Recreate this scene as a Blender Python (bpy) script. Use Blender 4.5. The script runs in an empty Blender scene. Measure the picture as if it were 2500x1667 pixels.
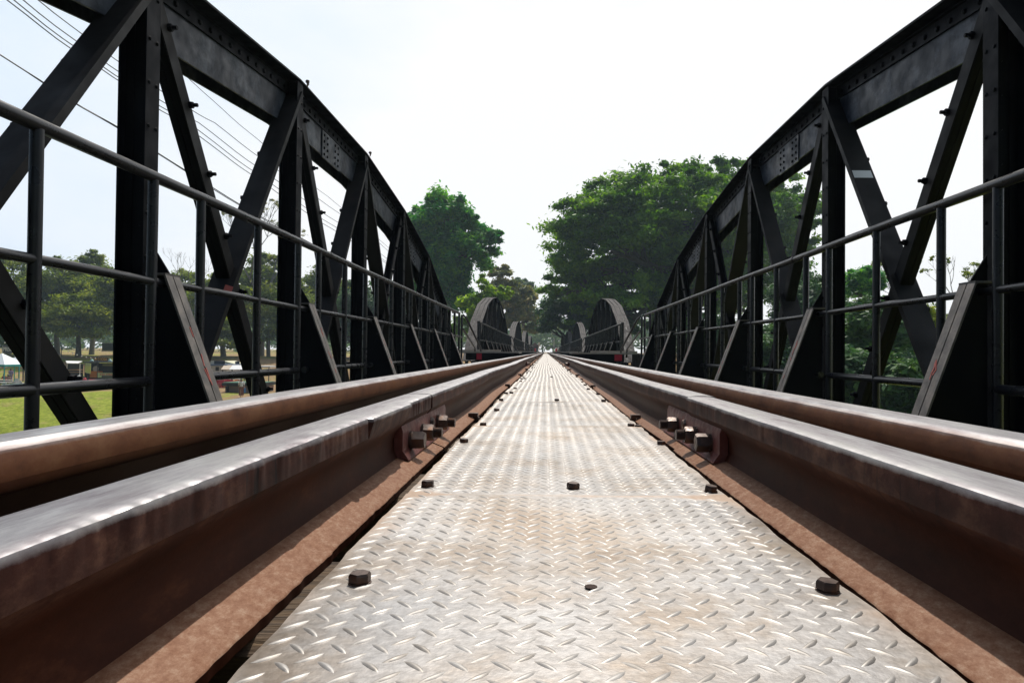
import bpy, math, random
import numpy as np
from mathutils import Vector, Matrix, noise
S = bpy.context.scene
C = S.collection
R = math.radians
rnd = random.Random(7)
# ------------------------------------------------------------------ camera
CZ = 0.0894                       # lens height above the rail tops (rail top = z 0)
F = 1667.0
PHI = 0.0096
def camera_matrix():
    b = Vector((0.0, -25.5, -F)).normalized()
    a = Vector((math.cos(PHI), -math.sin(PHI), 0))
    a = (a - b * a.dot(b)).normalized()
    c = a.cross(b)
    return Matrix((a, b, c))      # rows: world x,y,z in camera frame -> camera-to-world
RM = camera_matrix()
cam_d = bpy.data.cameras.new('camera'); cam = bpy.data.objects.new('camera', cam_d); C.objects.link(cam)
cam_d.sensor_width = 36; cam_d.lens = 24.0; cam_d.shift_x = -82 / 2500; cam_d.clip_start = 0.01; cam_d.clip_end = 6000
cam.matrix_world = Matrix.Translation((0, 0, CZ)) @ RM.to_4x4()
S.camera = cam
def P(px, py, Y):
    d = RM @ Vector((px - 1332, -(py - 833.5), -F))
    d *= Y / d.y
    return Vector((d.x, Y, d.z + CZ))
# ------------------------------------------------------------------ world + sun
SUN_EL, SUN_AZ = 56.0, 4.0        # azimuth measured from +Y towards +X
W = bpy.data.worlds.new('World'); S.world = W; W.use_nodes = True
nt = W.node_tree; nt.nodes.clear()
def N(t, ty, **kw):
    n = t.nodes.new(ty)
    for k, v in kw.items():
        if k == 'inp':
            for i, x in v.items(): n.inputs[i].default_value = x
        else: setattr(n, k, v)
    return n
sky = N(nt, 'ShaderNodeTexSky', sky_type='NISHITA', sun_disc=False)
sky.sun_elevation = R(SUN_EL); sky.sun_rotation = R(SUN_AZ)
sky.air_density = 1.0; sky.dust_density = 2.0; sky.ozone_density = 1.0; sky.altitude = 0
tc = N(nt, 'ShaderNodeTexCoord')
mp = N(nt, 'ShaderNodeMapping'); mp.inputs['Scale'].default_value = (1, 1, 2.2)
nz = N(nt, 'ShaderNodeTexNoise', inp={'Scale': 2.3, 'Detail': 6.0, 'Roughness': 0.55})
sepd = N(nt, 'ShaderNodeSeparateXYZ')
def ramp_(t):
    r = N(t, 'ShaderNodeMix', data_type='RGBA'); r.inputs[6].default_value = (10.2, 13.2, 17.2, 1); r.inputs[7].default_value = (16.6, 16.7, 16.9, 1); return r
# thin bright cloud veil: nearly complete towards the sun, thinner to the left
sd = Vector((math.sin(R(SUN_AZ)) * math.cos(R(SUN_EL)), math.cos(R(SUN_AZ)) * math.cos(R(SUN_EL)), math.sin(R(SUN_EL))))
dot = N(nt, 'ShaderNodeVectorMath', operation='DOT_PRODUCT'); dot.inputs[1].default_value = Vector((sd.x + 0.25, sd.y, sd.z - 0.35)).normalized()
mr = N(nt, 'ShaderNodeMapRange', inp={'From Min': 0.10, 'From Max': 0.93, 'To Min': -0.42, 'To Max': 0.90})
mad = N(nt, 'ShaderNodeMath', operation='MULTIPLY_ADD', inp={1: 1.3, 2: -0.52})
add = N(nt, 'ShaderNodeMath', operation='ADD', use_clamp=True)
mix = N(nt, 'ShaderNodeMix', data_type='RGBA')
mix.inputs[7].default_value = (17.6, 17.9, 18.2, 1)
veil = ramp_(nt); bg = N(nt, 'ShaderNodeBackground', inp={'Strength': 0.055}); wo = N(nt, 'ShaderNodeOutputWorld')
L = nt.links.new
L(tc.outputs['Generated'], mp.inputs[0]); L(mp.outputs[0], nz.inputs['Vector'])
L(tc.outputs['Generated'], dot.inputs[0]); L(dot.outputs['Value'], mr.inputs[0])
L(nz.outputs['Fac'], mad.inputs[0]); L(mad.outputs[0], add.inputs[0]); L(mr.outputs[0], add.inputs[1])
L(tc.outputs['Generated'], sepd.inputs[0]); hz1 = N(nt, 'ShaderNodeMapRange', inp={'From Min': 0.0, 'From Max': .45, 'To Min': .62, 'To Max': 0}); L(sepd.outputs[2], hz1.inputs[0])
hz2 = N(nt, 'ShaderNodeMapRange', inp={'From Min': -.3, 'From Max': .5}); L(sepd.outputs[1], hz2.inputs[0]); hz3 = N(nt, 'ShaderNodeMath', operation='MULTIPLY'); L(hz1.outputs[0], hz3.inputs[0]); L(hz2.outputs[0], hz3.inputs[1])
add2 = N(nt, 'ShaderNodeMath', operation='ADD', use_clamp=True); L(add.outputs[0], add2.inputs[0]); L(hz3.outputs[0], add2.inputs[1]); add = add2
L(add.outputs[0], veil.inputs[0]); L(veil.outputs[2], mix.inputs[7]); sharp = N(nt, 'ShaderNodeMath', operation='MULTIPLY', use_clamp=True, inp={1: 2.2}); L(add.outputs[0], sharp.inputs[0]); L(sharp.outputs[0], mix.inputs[0]); L(sky.outputs[0], mix.inputs[6]); L(mix.outputs[2], bg.inputs[0]); L(bg.outputs[0], wo.inputs[0])
sun_d = bpy.data.lights.new('sun', 'SUN'); sun = bpy.data.objects.new('sun', sun_d); C.objects.link(sun)
sun_d.energy = 3.6; sun_d.angle = R(0.55); sun_d.color = (1, 0.95, 0.87)
sun.rotation_euler = (-sd).to_track_quat('-Z', 'Y').to_euler()
S.view_settings.view_transform = 'Standard'; S.view_settings.look = 'None'
S.view_settings.exposure = 0.16; S.view_settings.gamma = 1.0
S.cycles.volume_bounces = 1; S.cycles.max_bounces = 8; S.cycles.transparent_max_bounces = 8
# ------------------------------------------------------------------ materials
def mat(name, base, rough=0.6, metal=0.0, spec=None):
    m = bpy.data.materials.new(name); m.use_nodes = True
    b = m.node_tree.nodes['Principled BSDF']
    b.inputs['Base Color'].default_value = (*base, 1); b.inputs['Roughness'].default_value = rough
    b.inputs['Metallic'].default_value = metal
    if spec is not None: b.inputs['Specular IOR Level'].default_value = spec
    return m
def ramp(t, stops):
    r = N(t, 'ShaderNodeValToRGB'); e = r.color_ramp.elements
    while len(e) < len(stops): e.new(0.5)
    for i, (p, c) in enumerate(stops):
        e[i].position = p; e[i].color = (*c, 1) if len(c) == 3 else c
    return r
def coords(t, kind='Object', scale=(1, 1, 1)):
    c = N(t, 'ShaderNodeTexCoord'); m = N(t, 'ShaderNodeMapping'); m.inputs['Scale'].default_value = scale
    t.links.new(c.outputs[kind], m.inputs[0]); return m.outputs[0]
def noisy(name, stops, scale=5, rough=(0.4, 0.7), metal=0.0, bump=0.0, bscale=60, stretch=(1, 1, 1), detail=6, geo=False, bdist=0.002, spec=None, nrough=0.6):
    m = mat(name, (1, 1, 1), 0.5, metal, spec); t = m.node_tree; b = t.nodes['Principled BSDF']; l = t.links.new
    if geo:
        g = N(t, 'ShaderNodeNewGeometry'); mm = N(t, 'ShaderNodeMapping'); mm.inputs['Scale'].default_value = stretch
        l(g.outputs['Position'], mm.inputs[0]); v = mm.outputs[0]
    else: v = coords(t, 'Object', stretch)
    n = N(t, 'ShaderNodeTexNoise', inp={'Scale': scale, 'Detail': detail, 'Roughness': nrough}); l(v, n.inputs['Vector'])
    r = ramp(t, stops); l(n.outputs['Fac'], r.inputs[0]); l(r.outputs[0], b.inputs['Base Color'])
    n2 = N(t, 'ShaderNodeTexNoise', inp={'Scale': scale * 2.7, 'Detail': 4.0}); l(v, n2.inputs['Vector'])
    mr_ = N(t, 'ShaderNodeMapRange', inp={'From Min': .3, 'From Max': .7, 'To Min': rough[0], 'To Max': rough[1]}); l(n2.outputs['Fac'], mr_.inputs[0])
    l(mr_.outputs[0], b.inputs['Roughness'])
    if bump:
        n3 = N(t, 'ShaderNodeTexNoise', inp={'Scale': bscale, 'Detail': 5.0}); l(v, n3.inputs['Vector'])
        bp = N(t, 'ShaderNodeBump', inp={'Strength': bump, 'Distance': bdist}); l(n3.outputs['Fac'], bp.inputs['Height']); l(bp.outputs[0], b.inputs['Normal'])
    return m
M = {}
M['black'] = noisy('black_bridge_paint', [(.3, (.0018, .002, .0038)), (.55, (.0034, .0038, .0064)), (.78, (.010, .0095, .011))], scale=3.0, rough=(.42, .68), spec=.09, bump=.35, bscale=45, geo=True)
M['bar'] = noisy('brownish_black_paint', [(.3, (.007, .0068, .008)), (.55, (.013, .012, .0125)), (.75, (.026, .021, .018))], scale=2.2, rough=(.5, .75), bump=.3, bscale=50, geo=True, spec=.2)
M['pipe'] = noisy('pipe_paint', [(.3, (.008, .008, .011)), (.62, (.018, .018, .021)), (.78, (.06, .05, .045))], scale=6, rough=(.22, .40), bump=.3, bscale=35, geo=True, stretch=(1, .5, 1), spec=.4)
M['web'] = noisy('chord_web_paint_sheen', [(.3, (.009, .012, .018)), (.48, (.016, .020, .030)), (.62, (.065, .076, .098)), (.72, (.03, .034, .045))], scale=3.4, rough=(.3, .6), bump=.3, bscale=30, geo=True, nrough=.7, spec=.2)  # bluish pale patches in the colour imitate sky sheen on the black paint
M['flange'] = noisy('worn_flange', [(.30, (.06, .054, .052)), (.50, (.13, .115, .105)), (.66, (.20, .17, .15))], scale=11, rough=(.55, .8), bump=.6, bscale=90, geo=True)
M['toplit'] = noisy('lit_top_plate', [(.25, (.035, .031, .031)), (.55, (.066, .058, .056)), (.8, (.10, .088, .08))], spec=.1, scale=4, rough=(.6, .9), bump=.4, bscale=60, geo=True)  # paler copy of the paint: daylight on the chord top put into the colour
M['redpaint'] = noisy('red_paint', [(.3, (.45, .010, .035)), (.7, (.6, .02, .05))], scale=9, rough=(.5, .7))
M['faded_red'] = noisy('faded_red_lead', [(.3, (.30, .06, .06)), (.7, (.5, .12, .08))], scale=20, rough=(.6, .8))
M['timber'] = noisy('weathered_timber', [(.3, (.030, .018, .010)), (.55, (.10, .060, .030)), (.75, (.19, .12, .06))], scale=9, rough=(.8, .95), bump=.9, bscale=30, stretch=(1, 9, 9), bdist=.004)
M['deckwood'] = noisy('bleached_timber', [(.3, (.20, .17, .14)), (.7, (.42, .38, .33))], scale=6, rough=(.7, .9), bump=.6, stretch=(1, 8, 8))
M['boltsteel'] = noisy('dark_bolt_steel', [(.3, (.045, .028, .022)), (.55, (.10, .068, .055)), (.72, (.20, .085, .035))], scale=45, rough=(.34, .6), metal=.55, bump=.5, bscale=200, bdist=.0005)
M['fish'] = noisy('purple_rust', [(.3, (.07, .018, .015)), (.55, (.15, .042, .033)), (.75, (.21, .09, .07))], scale=18, rough=(.35, .6), bump=.8, bscale=90)
def rail_mat(name, side, sidehot, foot, guard):
    m = mat(name, (1, 1, 1), .5, 0, .08 if guard else .25); t = m.node_tree; b = t.nodes['Principled BSDF']; l = t.links.new
    g = N(t, 'ShaderNodeNewGeometry'); sp = N(t, 'ShaderNodeSeparateXYZ'); l(g.outputs['Position'], sp.inputs[0])
    sn = N(t, 'ShaderNodeSeparateXYZ'); l(g.outputs['Normal'], sn.inputs[0])
    def nzt(scale, st, det=6, rg=.6):
        mm = N(t, 'ShaderNodeMapping'); mm.inputs['Scale'].default_value = st; l(g.outputs['Position'], mm.inputs[0])
        n = N(t, 'ShaderNodeTexNoise', inp={'Scale': scale, 'Detail': det, 'Roughness': rg}); l(mm.outputs[0], n.inputs['Vector']); return n.outputs['Fac']
    big = nzt(5, (1, 1, 1)); fine = nzt(130, (1, .6, 1), 12, .85); streak = nzt(15, (2.6, .42, 1), 9, .72); mid = nzt(22, (1, .6, 1), 8, .7)
    rs = ramp(t, side); l(mid, rs.inputs[0])
    rh = ramp(t, [(.60, (0, 0, 0)), (.72, (1, 1, 1))]); l(big, rh.inputs[0])
    m1 = N(t, 'ShaderNodeMix', data_type='RGBA'); m1.inputs[7].default_value = (*sidehot, 1); l(rs.outputs[0], m1.inputs[6])
    k = N(t, 'ShaderNodeMath', operation='MULTIPLY', inp={1: .55}); l(rh.outputs[0], k.inputs[0]); l(k.outputs[0], m1.inputs[0])
    if guard:
        dr = nzt(1.0, (95, 95, 9), 2, .4); dm = ramp(t, [(.60, (0, 0, 0)), (.66, (1, 1, 1))]); l(dr, dm.inputs[0])
        dp = ramp(t, [(.52, (0, 0, 0)), (.62, (.9, .9, .9))]); l(nzt(4.2, (1, 1, .2), 2), dp.inputs[0])
        dk = N(t, 'ShaderNodeMath', operation='MULTIPLY'); l(dm.outputs[0], dk.inputs[0]); l(dp.outputs[0], dk.inputs[1])
        md = N(t, 'ShaderNodeMix', data_type='RGBA'); md.inputs[7].default_value = (.006, .005, .006, 1); l(dk.outputs[0], md.inputs[0]); l(m1.outputs[2], md.inputs[6]); m1 = md
    shade_z = N(t, 'ShaderNodeMapRange', inp={'From Min': -.034 if guard else -.040, 'From Max': -.046 if guard else -.052}); l(sp.outputs[2], shade_z.inputs[0])  # web below the head coloured darker, standing in for shade under it
    web_shade = ramp(t, [(.35, (.024, .0065, .0038)), (.58, (.050, .014, .007)), (.72, (.10, .034, .015))] if guard else [(.35, (.012, .006, .004)), (.7, (.030, .013, .008))]); l(nzt(16, (1, .4, 1), 10, .75), web_shade.inputs[0])
    mg = N(t, 'ShaderNodeMix', data_type='RGBA'); l(shade_z.outputs[0], mg.inputs[0]); l(m1.outputs[2], mg.inputs[6]); l(web_shade.outputs[0], mg.inputs[7]); m1 = mg
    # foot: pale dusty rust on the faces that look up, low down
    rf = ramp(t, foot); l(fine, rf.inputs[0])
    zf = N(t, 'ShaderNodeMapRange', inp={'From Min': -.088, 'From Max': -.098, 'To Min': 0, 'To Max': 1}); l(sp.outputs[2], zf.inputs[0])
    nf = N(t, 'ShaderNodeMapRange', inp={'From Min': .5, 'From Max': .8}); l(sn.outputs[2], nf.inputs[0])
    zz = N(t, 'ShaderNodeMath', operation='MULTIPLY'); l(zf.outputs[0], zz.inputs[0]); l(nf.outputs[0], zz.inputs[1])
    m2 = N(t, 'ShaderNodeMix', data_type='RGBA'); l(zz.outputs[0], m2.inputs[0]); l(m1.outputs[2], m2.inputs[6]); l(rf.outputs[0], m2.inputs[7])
    # running surface: bare steel
    zs = N(t, 'ShaderNodeMath', operation='MULTIPLY_ADD', inp={1: .010, 2: -.005}); l(mid, zs.inputs[0])
    za = N(t, 'ShaderNodeMath', operation='ADD'); l(sp.outputs[2], za.inputs[0]); l(zs.outputs[0], za.inputs[1])
    zt = N(t, 'ShaderNodeMapRange', inp={'From Min': -.0085 if guard else -.011, 'From Max': -.003}); l(za.outputs[0], zt.inputs[0])
    rt = ramp(t, [(.32, (.15, .125, .135)), (.48, (.34, .32, .325)), (.62, (.54, .52, .50))]); l(streak, rt.inputs[0])
    m3 = N(t, 'ShaderNodeMix', data_type='RGBA'); l(zt.outputs[0], m3.inputs[0]); l(m2.outputs[2], m3.inputs[6]); l(rt.outputs[0], m3.inputs[7])
    l(m3.outputs[2], b.inputs['Base Color'])
    me = N(t, 'ShaderNodeMath', operation='MULTIPLY', inp={1: .72}); l(zt.outputs[0], me.inputs[0]); l(me.outputs[0], b.inputs['Metallic'])
    rr = N(t, 'ShaderNodeMapRange', inp={'From Min': .35, 'From Max': .65, 'To Min': .44, 'To Max': .28}); l(streak, rr.inputs[0])
    rx = N(t, 'ShaderNodeMix', data_type='FLOAT'); l(zt.outputs[0], rx.inputs[0]); rx.inputs[2].default_value = .52 if guard else .42; l(rr.outputs[0], rx.inputs[3])
    l(rx.outputs[0], b.inputs['Roughness'])
    nb = N(t, 'ShaderNodeMix', data_type='FLOAT'); l(zt.outputs[0], nb.inputs[0]); nb.inputs[2].default_value = .5; nb.inputs[3].default_value = .12
    bp = N(t, 'ShaderNodeBump', inp={'Distance': .0014}); l(nb.outputs[0], bp.inputs['Strength']); l(mid, bp.inputs['Height']); l(bp.outputs[0], b.inputs['Normal'])
    return m
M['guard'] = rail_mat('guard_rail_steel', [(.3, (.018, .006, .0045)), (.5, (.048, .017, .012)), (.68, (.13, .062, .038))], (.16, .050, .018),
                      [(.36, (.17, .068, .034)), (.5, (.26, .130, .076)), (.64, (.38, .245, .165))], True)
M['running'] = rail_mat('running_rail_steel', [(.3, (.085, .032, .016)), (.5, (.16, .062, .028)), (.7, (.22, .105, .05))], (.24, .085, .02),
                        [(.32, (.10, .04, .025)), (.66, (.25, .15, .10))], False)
def plate_mat():
    m = mat('tread_plate_steel', (1, 1, 1), .4); t = m.node_tree; b = t.nodes['Principled BSDF']; l = t.links.new
    g = N(t, 'ShaderNodeNewGeometry')
    def nzt(scale, st=(1, 1, 1), det=6, rg=.6):
        mm = N(t, 'ShaderNodeMapping'); mm.inputs['Scale'].default_value = st; l(g.outputs['Position'], mm.inputs[0])
        n = N(t, 'ShaderNodeTexNoise', inp={'Scale': scale, 'Detail': det, 'Roughness': rg}); l(mm.outputs[0], n.inputs['Vector']); return n.outputs['Fac']
    a = nzt(7); f = nzt(120, det=3); c = nzt(2.2)
    r1 = ramp(t, [(.30, (.25, .19, .14)), (.42, (.33, .28, .235)), (.52, (.37, .345, .325)), (.7, (.40, .39, .385))]); l(a, r1.inputs[0])
    r2 = ramp(t, [(.35, (.84, .83, .82)), (.6, (1.08, 1.08, 1.08))]); l(f, r2.inputs[0])
    mm = N(t, 'ShaderNodeMix', data_type='RGBA', blend_type='MULTIPLY', inp={0: 1.0}); l(r1.outputs[0], mm.inputs[6]); l(r2.outputs[0], mm.inputs[7])
    # rust creeping in from the edges
    sp = N(t, 'ShaderNodeSeparateXYZ'); l(g.outputs['Position'], sp.inputs[0])
    ax = N(t, 'ShaderNodeMath', operation='ADD', inp={1: -.036}); l(sp.outputs[0], ax.inputs[0])
    ab = N(t, 'ShaderNodeMath', operation='ABSOLUTE'); l(ax.outputs[0], ab.inputs[0])
    e = N(t, 'ShaderNodeMapRange', inp={'From Min': .15, 'From Max': .25, 'To Min': -.25, 'To Max': .22}); l(ab.outputs[0], e.inputs[0])
    ea = N(t, 'ShaderNodeMath', operation='ADD'); l(e.outputs[0], ea.inputs[0]); l(a, ea.inputs[1])
    gc = N(t, 'ShaderNodeTexCoord'); gs = N(t, 'ShaderNodeSeparateXYZ'); l(gc.outputs['Generated'], gs.inputs[0])
    g1 = N(t, 'ShaderNodeMath', operation='ADD', inp={1: -.5}); l(gs.outputs[1], g1.inputs[0]); g2 = N(t, 'ShaderNodeMath', operation='ABSOLUTE'); l(g1.outputs[0], g2.inputs[0])
    g3 = N(t, 'ShaderNodeMapRange', inp={'From Min': .462, 'From Max': .5, 'To Min': 0, 'To Max': .36}); l(g2.outputs[0], g3.inputs[0])
    g4 = N(t, 'ShaderNodeMath', operation='ADD'); l(ea.outputs[0], g4.inputs[0]); l(g3.outputs[0], g4.inputs[1]); ea = g4
    er = ramp(t, [(.52, (0, 0, 0)), (.72, (.7, .7, .7))]); l(ea.outputs[0], er.inputs[0])
    m2 = N(t, 'ShaderNodeMix', data_type='RGBA'); m2.inputs[7].default_value = (.27, .17, .10, 1); l(er.outputs[0], m2.inputs[0]); l(mm.outputs[2], m2.inputs[6])
    l(m2.outputs[2], b.inputs['Base Color'])
    b.inputs['Metallic'].default_value = .62
    rr = N(t, 'ShaderNodeMapRange', inp={'From Min': .35, 'From Max': .65, 'To Min': .32, 'To Max': .50}); l(c, rr.inputs[0])
    ro = N(t, 'ShaderNodeMath', operation='ADD'); l(rr.outputs[0], ro.inputs[0]); k = N(t, 'ShaderNodeMath', operation='MULTIPLY', inp={1: .25}); l(er.outputs[0], k.inputs[0]); l(k.outputs[0], ro.inputs[1])
    l(ro.outputs[0], b.inputs['Roughness'])
    bp = N(t, 'ShaderNodeBump', inp={'Strength': .35, 'Distance': .0012}); l(f, bp.inputs['Height']); l(bp.outputs[0], b.inputs['Normal'])
    return m
M['plate'] = plate_mat()
M['lug'] = noisy('polished_lug_steel', [(.35, (.25, .225, .20)), (.6, (.34, .322, .305))], scale=25, rough=(.44, .62), metal=.55, geo=True)
M['hole'] = mat('rusty_hole', (.03, .012, .006), .9)
M['glasswhite'] = mat('white_sticker', (.75, .76, .78), .35)
M['cable'] = mat('black_cable', (.012, .012, .014), .5)
M['whitecable'] = mat('pale_cable', (.6, .58, .5), .5)
M['bark'] = noisy('bark', [(.3, (.035, .028, .024)), (.7, (.10, .085, .07))], scale=3, rough=(.8, .95), geo=True)
M['palebark'] = noisy('pale_bark', [(.3, (.10, .09, .08)), (.7, (.22, .20, .18))], scale=3, rough=(.8, .95), geo=True)
def leafmat(name, dark, mid_, light, trans=.35, rough=.5):
    m = bpy.data.materials.new(name); m.use_nodes = True; t = m.node_tree; l = t.links.new
    b = t.nodes['Principled BSDF']; out = t.nodes['Material Output']
    a = N(t, 'ShaderNodeAttribute', attribute_name='tint')
    r = ramp(t, [(.1, dark), (.5, mid_), (.95, light)]); l(a.outputs['Fac'], r.inputs[0]); l(r.outputs[0], b.inputs['Base Color'])
    b.inputs['Roughness'].default_value = rough; b.inputs['Specular IOR Level'].default_value = .12
    tr = N(t, 'ShaderNodeBsdfTranslucent'); mx = N(t, 'ShaderNodeMixShader', inp={0: trans})
    hs = N(t, 'ShaderNodeHueSaturation', inp={'Saturation': 1.15, 'Value': 1.3}); l(r.outputs[0], hs.inputs['Color']); l(hs.outputs[0], tr.inputs[0])
    l(b.outputs[0], mx.inputs[1]); l(tr.outputs[0], mx.inputs[2]); l(mx.outputs[0], out.inputs[0])
    return m
# ------------------------------------------------------------------ mesh helpers
class MB:
    def __init__(s): s.v = []; s.f = []; s.m = []
    def add(s, vs, fs, mi=0):
        o = len(s.v); s.v.extend([tuple(v) for v in vs]); s.f.extend([tuple(i + o for i in f) for f in fs]); s.m.extend([mi] * len(fs)); return s
    def box(s, x0, x1, y0, y1, z0, z1, mi=0):
        if x0 > x1: x0, x1 = x1, x0
        v = [(x, y, z) for z in (z0, z1) for y in (y0, y1) for x in (x0, x1)]
        return s.add(v, [(0, 2, 3, 1), (4, 5, 7, 6), (0, 1, 5, 4), (2, 6, 7, 3), (0, 4, 6, 2), (1, 3, 7, 5)], mi)
    def bar(s, p, q, w, t, up=(0, 0, 1), mi=0):      # w across (in the plane of 'up'), t along up x dir
        p = Vector(p); q = Vector(q); d = (q - p).normalized(); side = d.cross(Vector(up)).normalized(); u = side.cross(d)
        vs = [c + side * (a * w / 2) + u * (b * t / 2) for c in (p, q) for a in (-1, 1) for b in (-1, 1)]
        return s.add(vs, [(0, 1, 3, 2), (4, 6, 7, 5), (0, 4, 5, 1), (2, 3, 7, 6), (0, 2, 6, 4), (1, 5, 7, 3)], mi)
    def tube(s, pts, r, n=10, mi=0, caps=True):
        pts = [Vector(p) for p in pts]; rs = r if isinstance(r, (list, tuple)) else [r] * len(pts)
        rings = []; prev = None
        for i, p in enumerate(pts):
            d = (pts[min(i + 1, len(pts) - 1)] - pts[max(i - 1, 0)])
            if d.length < 1e-9: d = Vector((0, 0, 1))
            d.normalize()
            if prev is None:
                a = d.cross(Vector((0, 0, 1)) if abs(d.z) < .9 else Vector((1, 0, 0))).normalized()
            else:
                a = (prev - d * prev.dot(d)); a = a.normalized() if a.length > 1e-6 else d.orthogonal().normalized()
            prev = a; b = d.cross(a)
            rings.append([p + (a * math.cos(2 * math.pi * k / n) + b * math.sin(2 * math.pi * k / n)) * rs[i] for k in range(n)])
        vs = [v for rg in rings for v in rg]; fs = []
        for i in range(len(pts) - 1):
            for k in range(n):
                fs.append((i * n + k, i * n + (k + 1) % n, (i + 1) * n + (k + 1) % n, (i + 1) * n + k))
        if caps: fs.append(tuple(range(n))[::-1]); fs.append(tuple((len(pts) - 1) * n + k for k in range(n)))
        return s.add(vs, fs, mi)
    def hexa(s, c, axis, r, h, n=6, mi=0, ch=.12, rot=0.0):   # chamfered hex head standing on c along axis
        c = Vector(c); d = Vector(axis).normalized(); a = d.cross(Vector((0, 1, 0)) if abs(d.y) < .9 else Vector((1, 0, 0))).normalized(); b = d.cross(a)
        rings = []
        for (rr, hh) in ((r, 0), (r, h * (1 - ch * 2)), (r * (1 - ch), h)):
            rings += [c + d * hh + (a * math.cos(rot + 2 * math.pi * k / n) + b * math.sin(rot + 2 * math.pi * k / n)) * rr for k in range(n)]
        fs = []
        for i in range(2):
            for k in range(n): fs.append((i * n + k, i * n + (k + 1) % n, (i + 1) * n + (k + 1) % n, (i + 1) * n + k))
        fs.append(tuple(2 * n + k for k in range(n))); return s.add(rings, fs, mi)
    def rivet(s, c, axis, r, h, n=6, mi=0):
        c = Vector(c); d = Vector(axis).normalized(); a = d.orthogonal().normalized(); b = d.cross(a); vs = []
        for rr, hh in ((r, 0), (r * .72, h * .75)):
            vs += [c + d * hh + (a * math.cos(2 * math.pi * k / n) + b * math.sin(2 * math.pi * k / n)) * rr for k in range(n)]
        vs.append(c + d * h); fs = [(k, (k + 1) % n, n + (k + 1) % n, n + k) for k in range(n)] + [(n + k, n + (k + 1) % n, 2 * n) for k in range(n)]
        return s.add(vs, fs, mi)
    def prism(s, poly, fn0, fn1, mi=0):                       # poly of 2D points mapped by two functions
        n = len(poly); vs = [fn0(p) for p in poly] + [fn1(p) for p in poly]
        fs = [(k, (k + 1) % n, n + (k + 1) % n, n + k) for k in range(n)] + [tuple(range(n))[::-1], tuple(range(n, 2 * n))]
        return s.add(vs, fs, mi)
    def mesh(s, name, mats, base=(0, 0, 0), smooth=None):
        me = bpy.data.meshes.new(name)
        bx, by, bz = base
        me.from_pydata([(x - bx, y - by, z - bz) for x, y, z in s.v], [], s.f)
        for m in (mats if isinstance(mats, (list, tuple)) else [mats]): me.materials.append(m)
        if any(s.m): me.polygons.foreach_set('material_index', s.m)
        import bmesh
        bm = bmesh.new(); bm.from_mesh(me); bmesh.ops.recalc_face_normals(bm, faces=bm.faces); bm.to_mesh(me); bm.free()
        if smooth:
            me.polygons.foreach_set('use_smooth', [True] * len(me.polygons)); me.set_sharp_from_angle(angle=R(smooth))
        me.update(); return me
    def build(s, name, mats, parent=None, smooth=None, base=None):
        b = base if base is not None else (parent_base(parent) if parent is not None else (0, 0, 0))
        o = bpy.data.objects.new(name, s.mesh(name, mats, b, smooth)); C.objects.link(o)
        if parent is not None: o.parent = parent
        elif base is not None: o.location = base
        return o
def parent_base(p):
    v = Vector((0, 0, 0))
    while p is not None: v += p.location; p = p.parent
    return tuple(v)
def thing(name, label, cat, loc=(0, 0, 0), group=None):
    o = bpy.data.objects.new(name, None); C.objects.link(o); o.location = loc; o.empty_display_size = .2
    return tag(o, label, cat, group)
def tag(o, label, cat, group=None, kind=None):
    if label: o['label'] = label
    if cat: o['category'] = cat
    if group: o['group'] = group
    if kind: o['kind'] = kind
    return o
def structure(o): o['kind'] = 'structure'; return o
KIDS = {}
def copy_tree(o, parent=None):
    c = o.copy(); C.objects.link(c); c.parent = parent
    for ch in o.children_recursive if False else [x for x in KIDS.get(o.name, [])]: pass
    for ch in list(o.children): copy_tree(ch, c)
    return c
def dup(o, loc, label=None, group=None):
    c = copy_tree(o); c.location = loc
    if label: c['label'] = label
    if group: c['group'] = group
    return c
ORD = ['nearest', 'second', 'third', 'fourth', 'fifth']
# ------------------------------------------------------------------ ground, water
def sstep(a, b, x):
    t = min(max((x - a) / (b - a), 0), 1); return t * t * (3 - 2 * t)
def shore(x):
    return 47 + 43 * sstep(-16, -7, x) + 2.0 * math.sin(x * .13)
def gz(x, y):
    n = noise.noise(Vector((x * .09, y * .09, 0))) * .25 + noise.noise(Vector((x * .35, y * .35, 3))) * .06
    yy = y - 43 * sstep(-16, -7, x)
    zl = -6.3 + 2.3 * sstep(47, 63, yy) + 2.9 * sstep(86, 108, y) * (1 - sstep(-12, -6, x))
    if x > -12: zl += (3.3 * sstep(98, 122, y)) * sstep(-12, -6, x)
    zr = -5.0 + 4.2 * sstep(70, 125, y) + .02 * min(x, 60)
    k = sstep(4, 9, x); z = zl * (1 - k) + zr * k + n
    w = min(shore(x) - y, 6.5 - x)                       # > 0: river bed
    z -= 3.2 * sstep(-1.5, 5, w)
    far = sstep(170, 260, y); z = z * (1 - far) + (-.8 + n) * far
    return z
def axis(lim, near, n):
    t = np.linspace(-1, 1, n); s = np.sinh(t * 4.2) / math.sinh(4.2); return s * lim
xs = axis(3200, 0, 231); ys = axis(3200, 0, 231) + 60
vs = [(float(x), float(y), gz(float(x), float(y))) for y in ys for x in xs]
nx = len(xs); fs = [(j * nx + i, j * nx + i + 1, (j + 1) * nx + i + 1, (j + 1) * nx + i) for j in range(len(ys) - 1) for i in range(nx - 1)]
me = bpy.data.meshes.new('ground'); me.from_pydata(vs, [], fs); me.polygons.foreach_set('use_smooth', [True] * len(fs))
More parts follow.
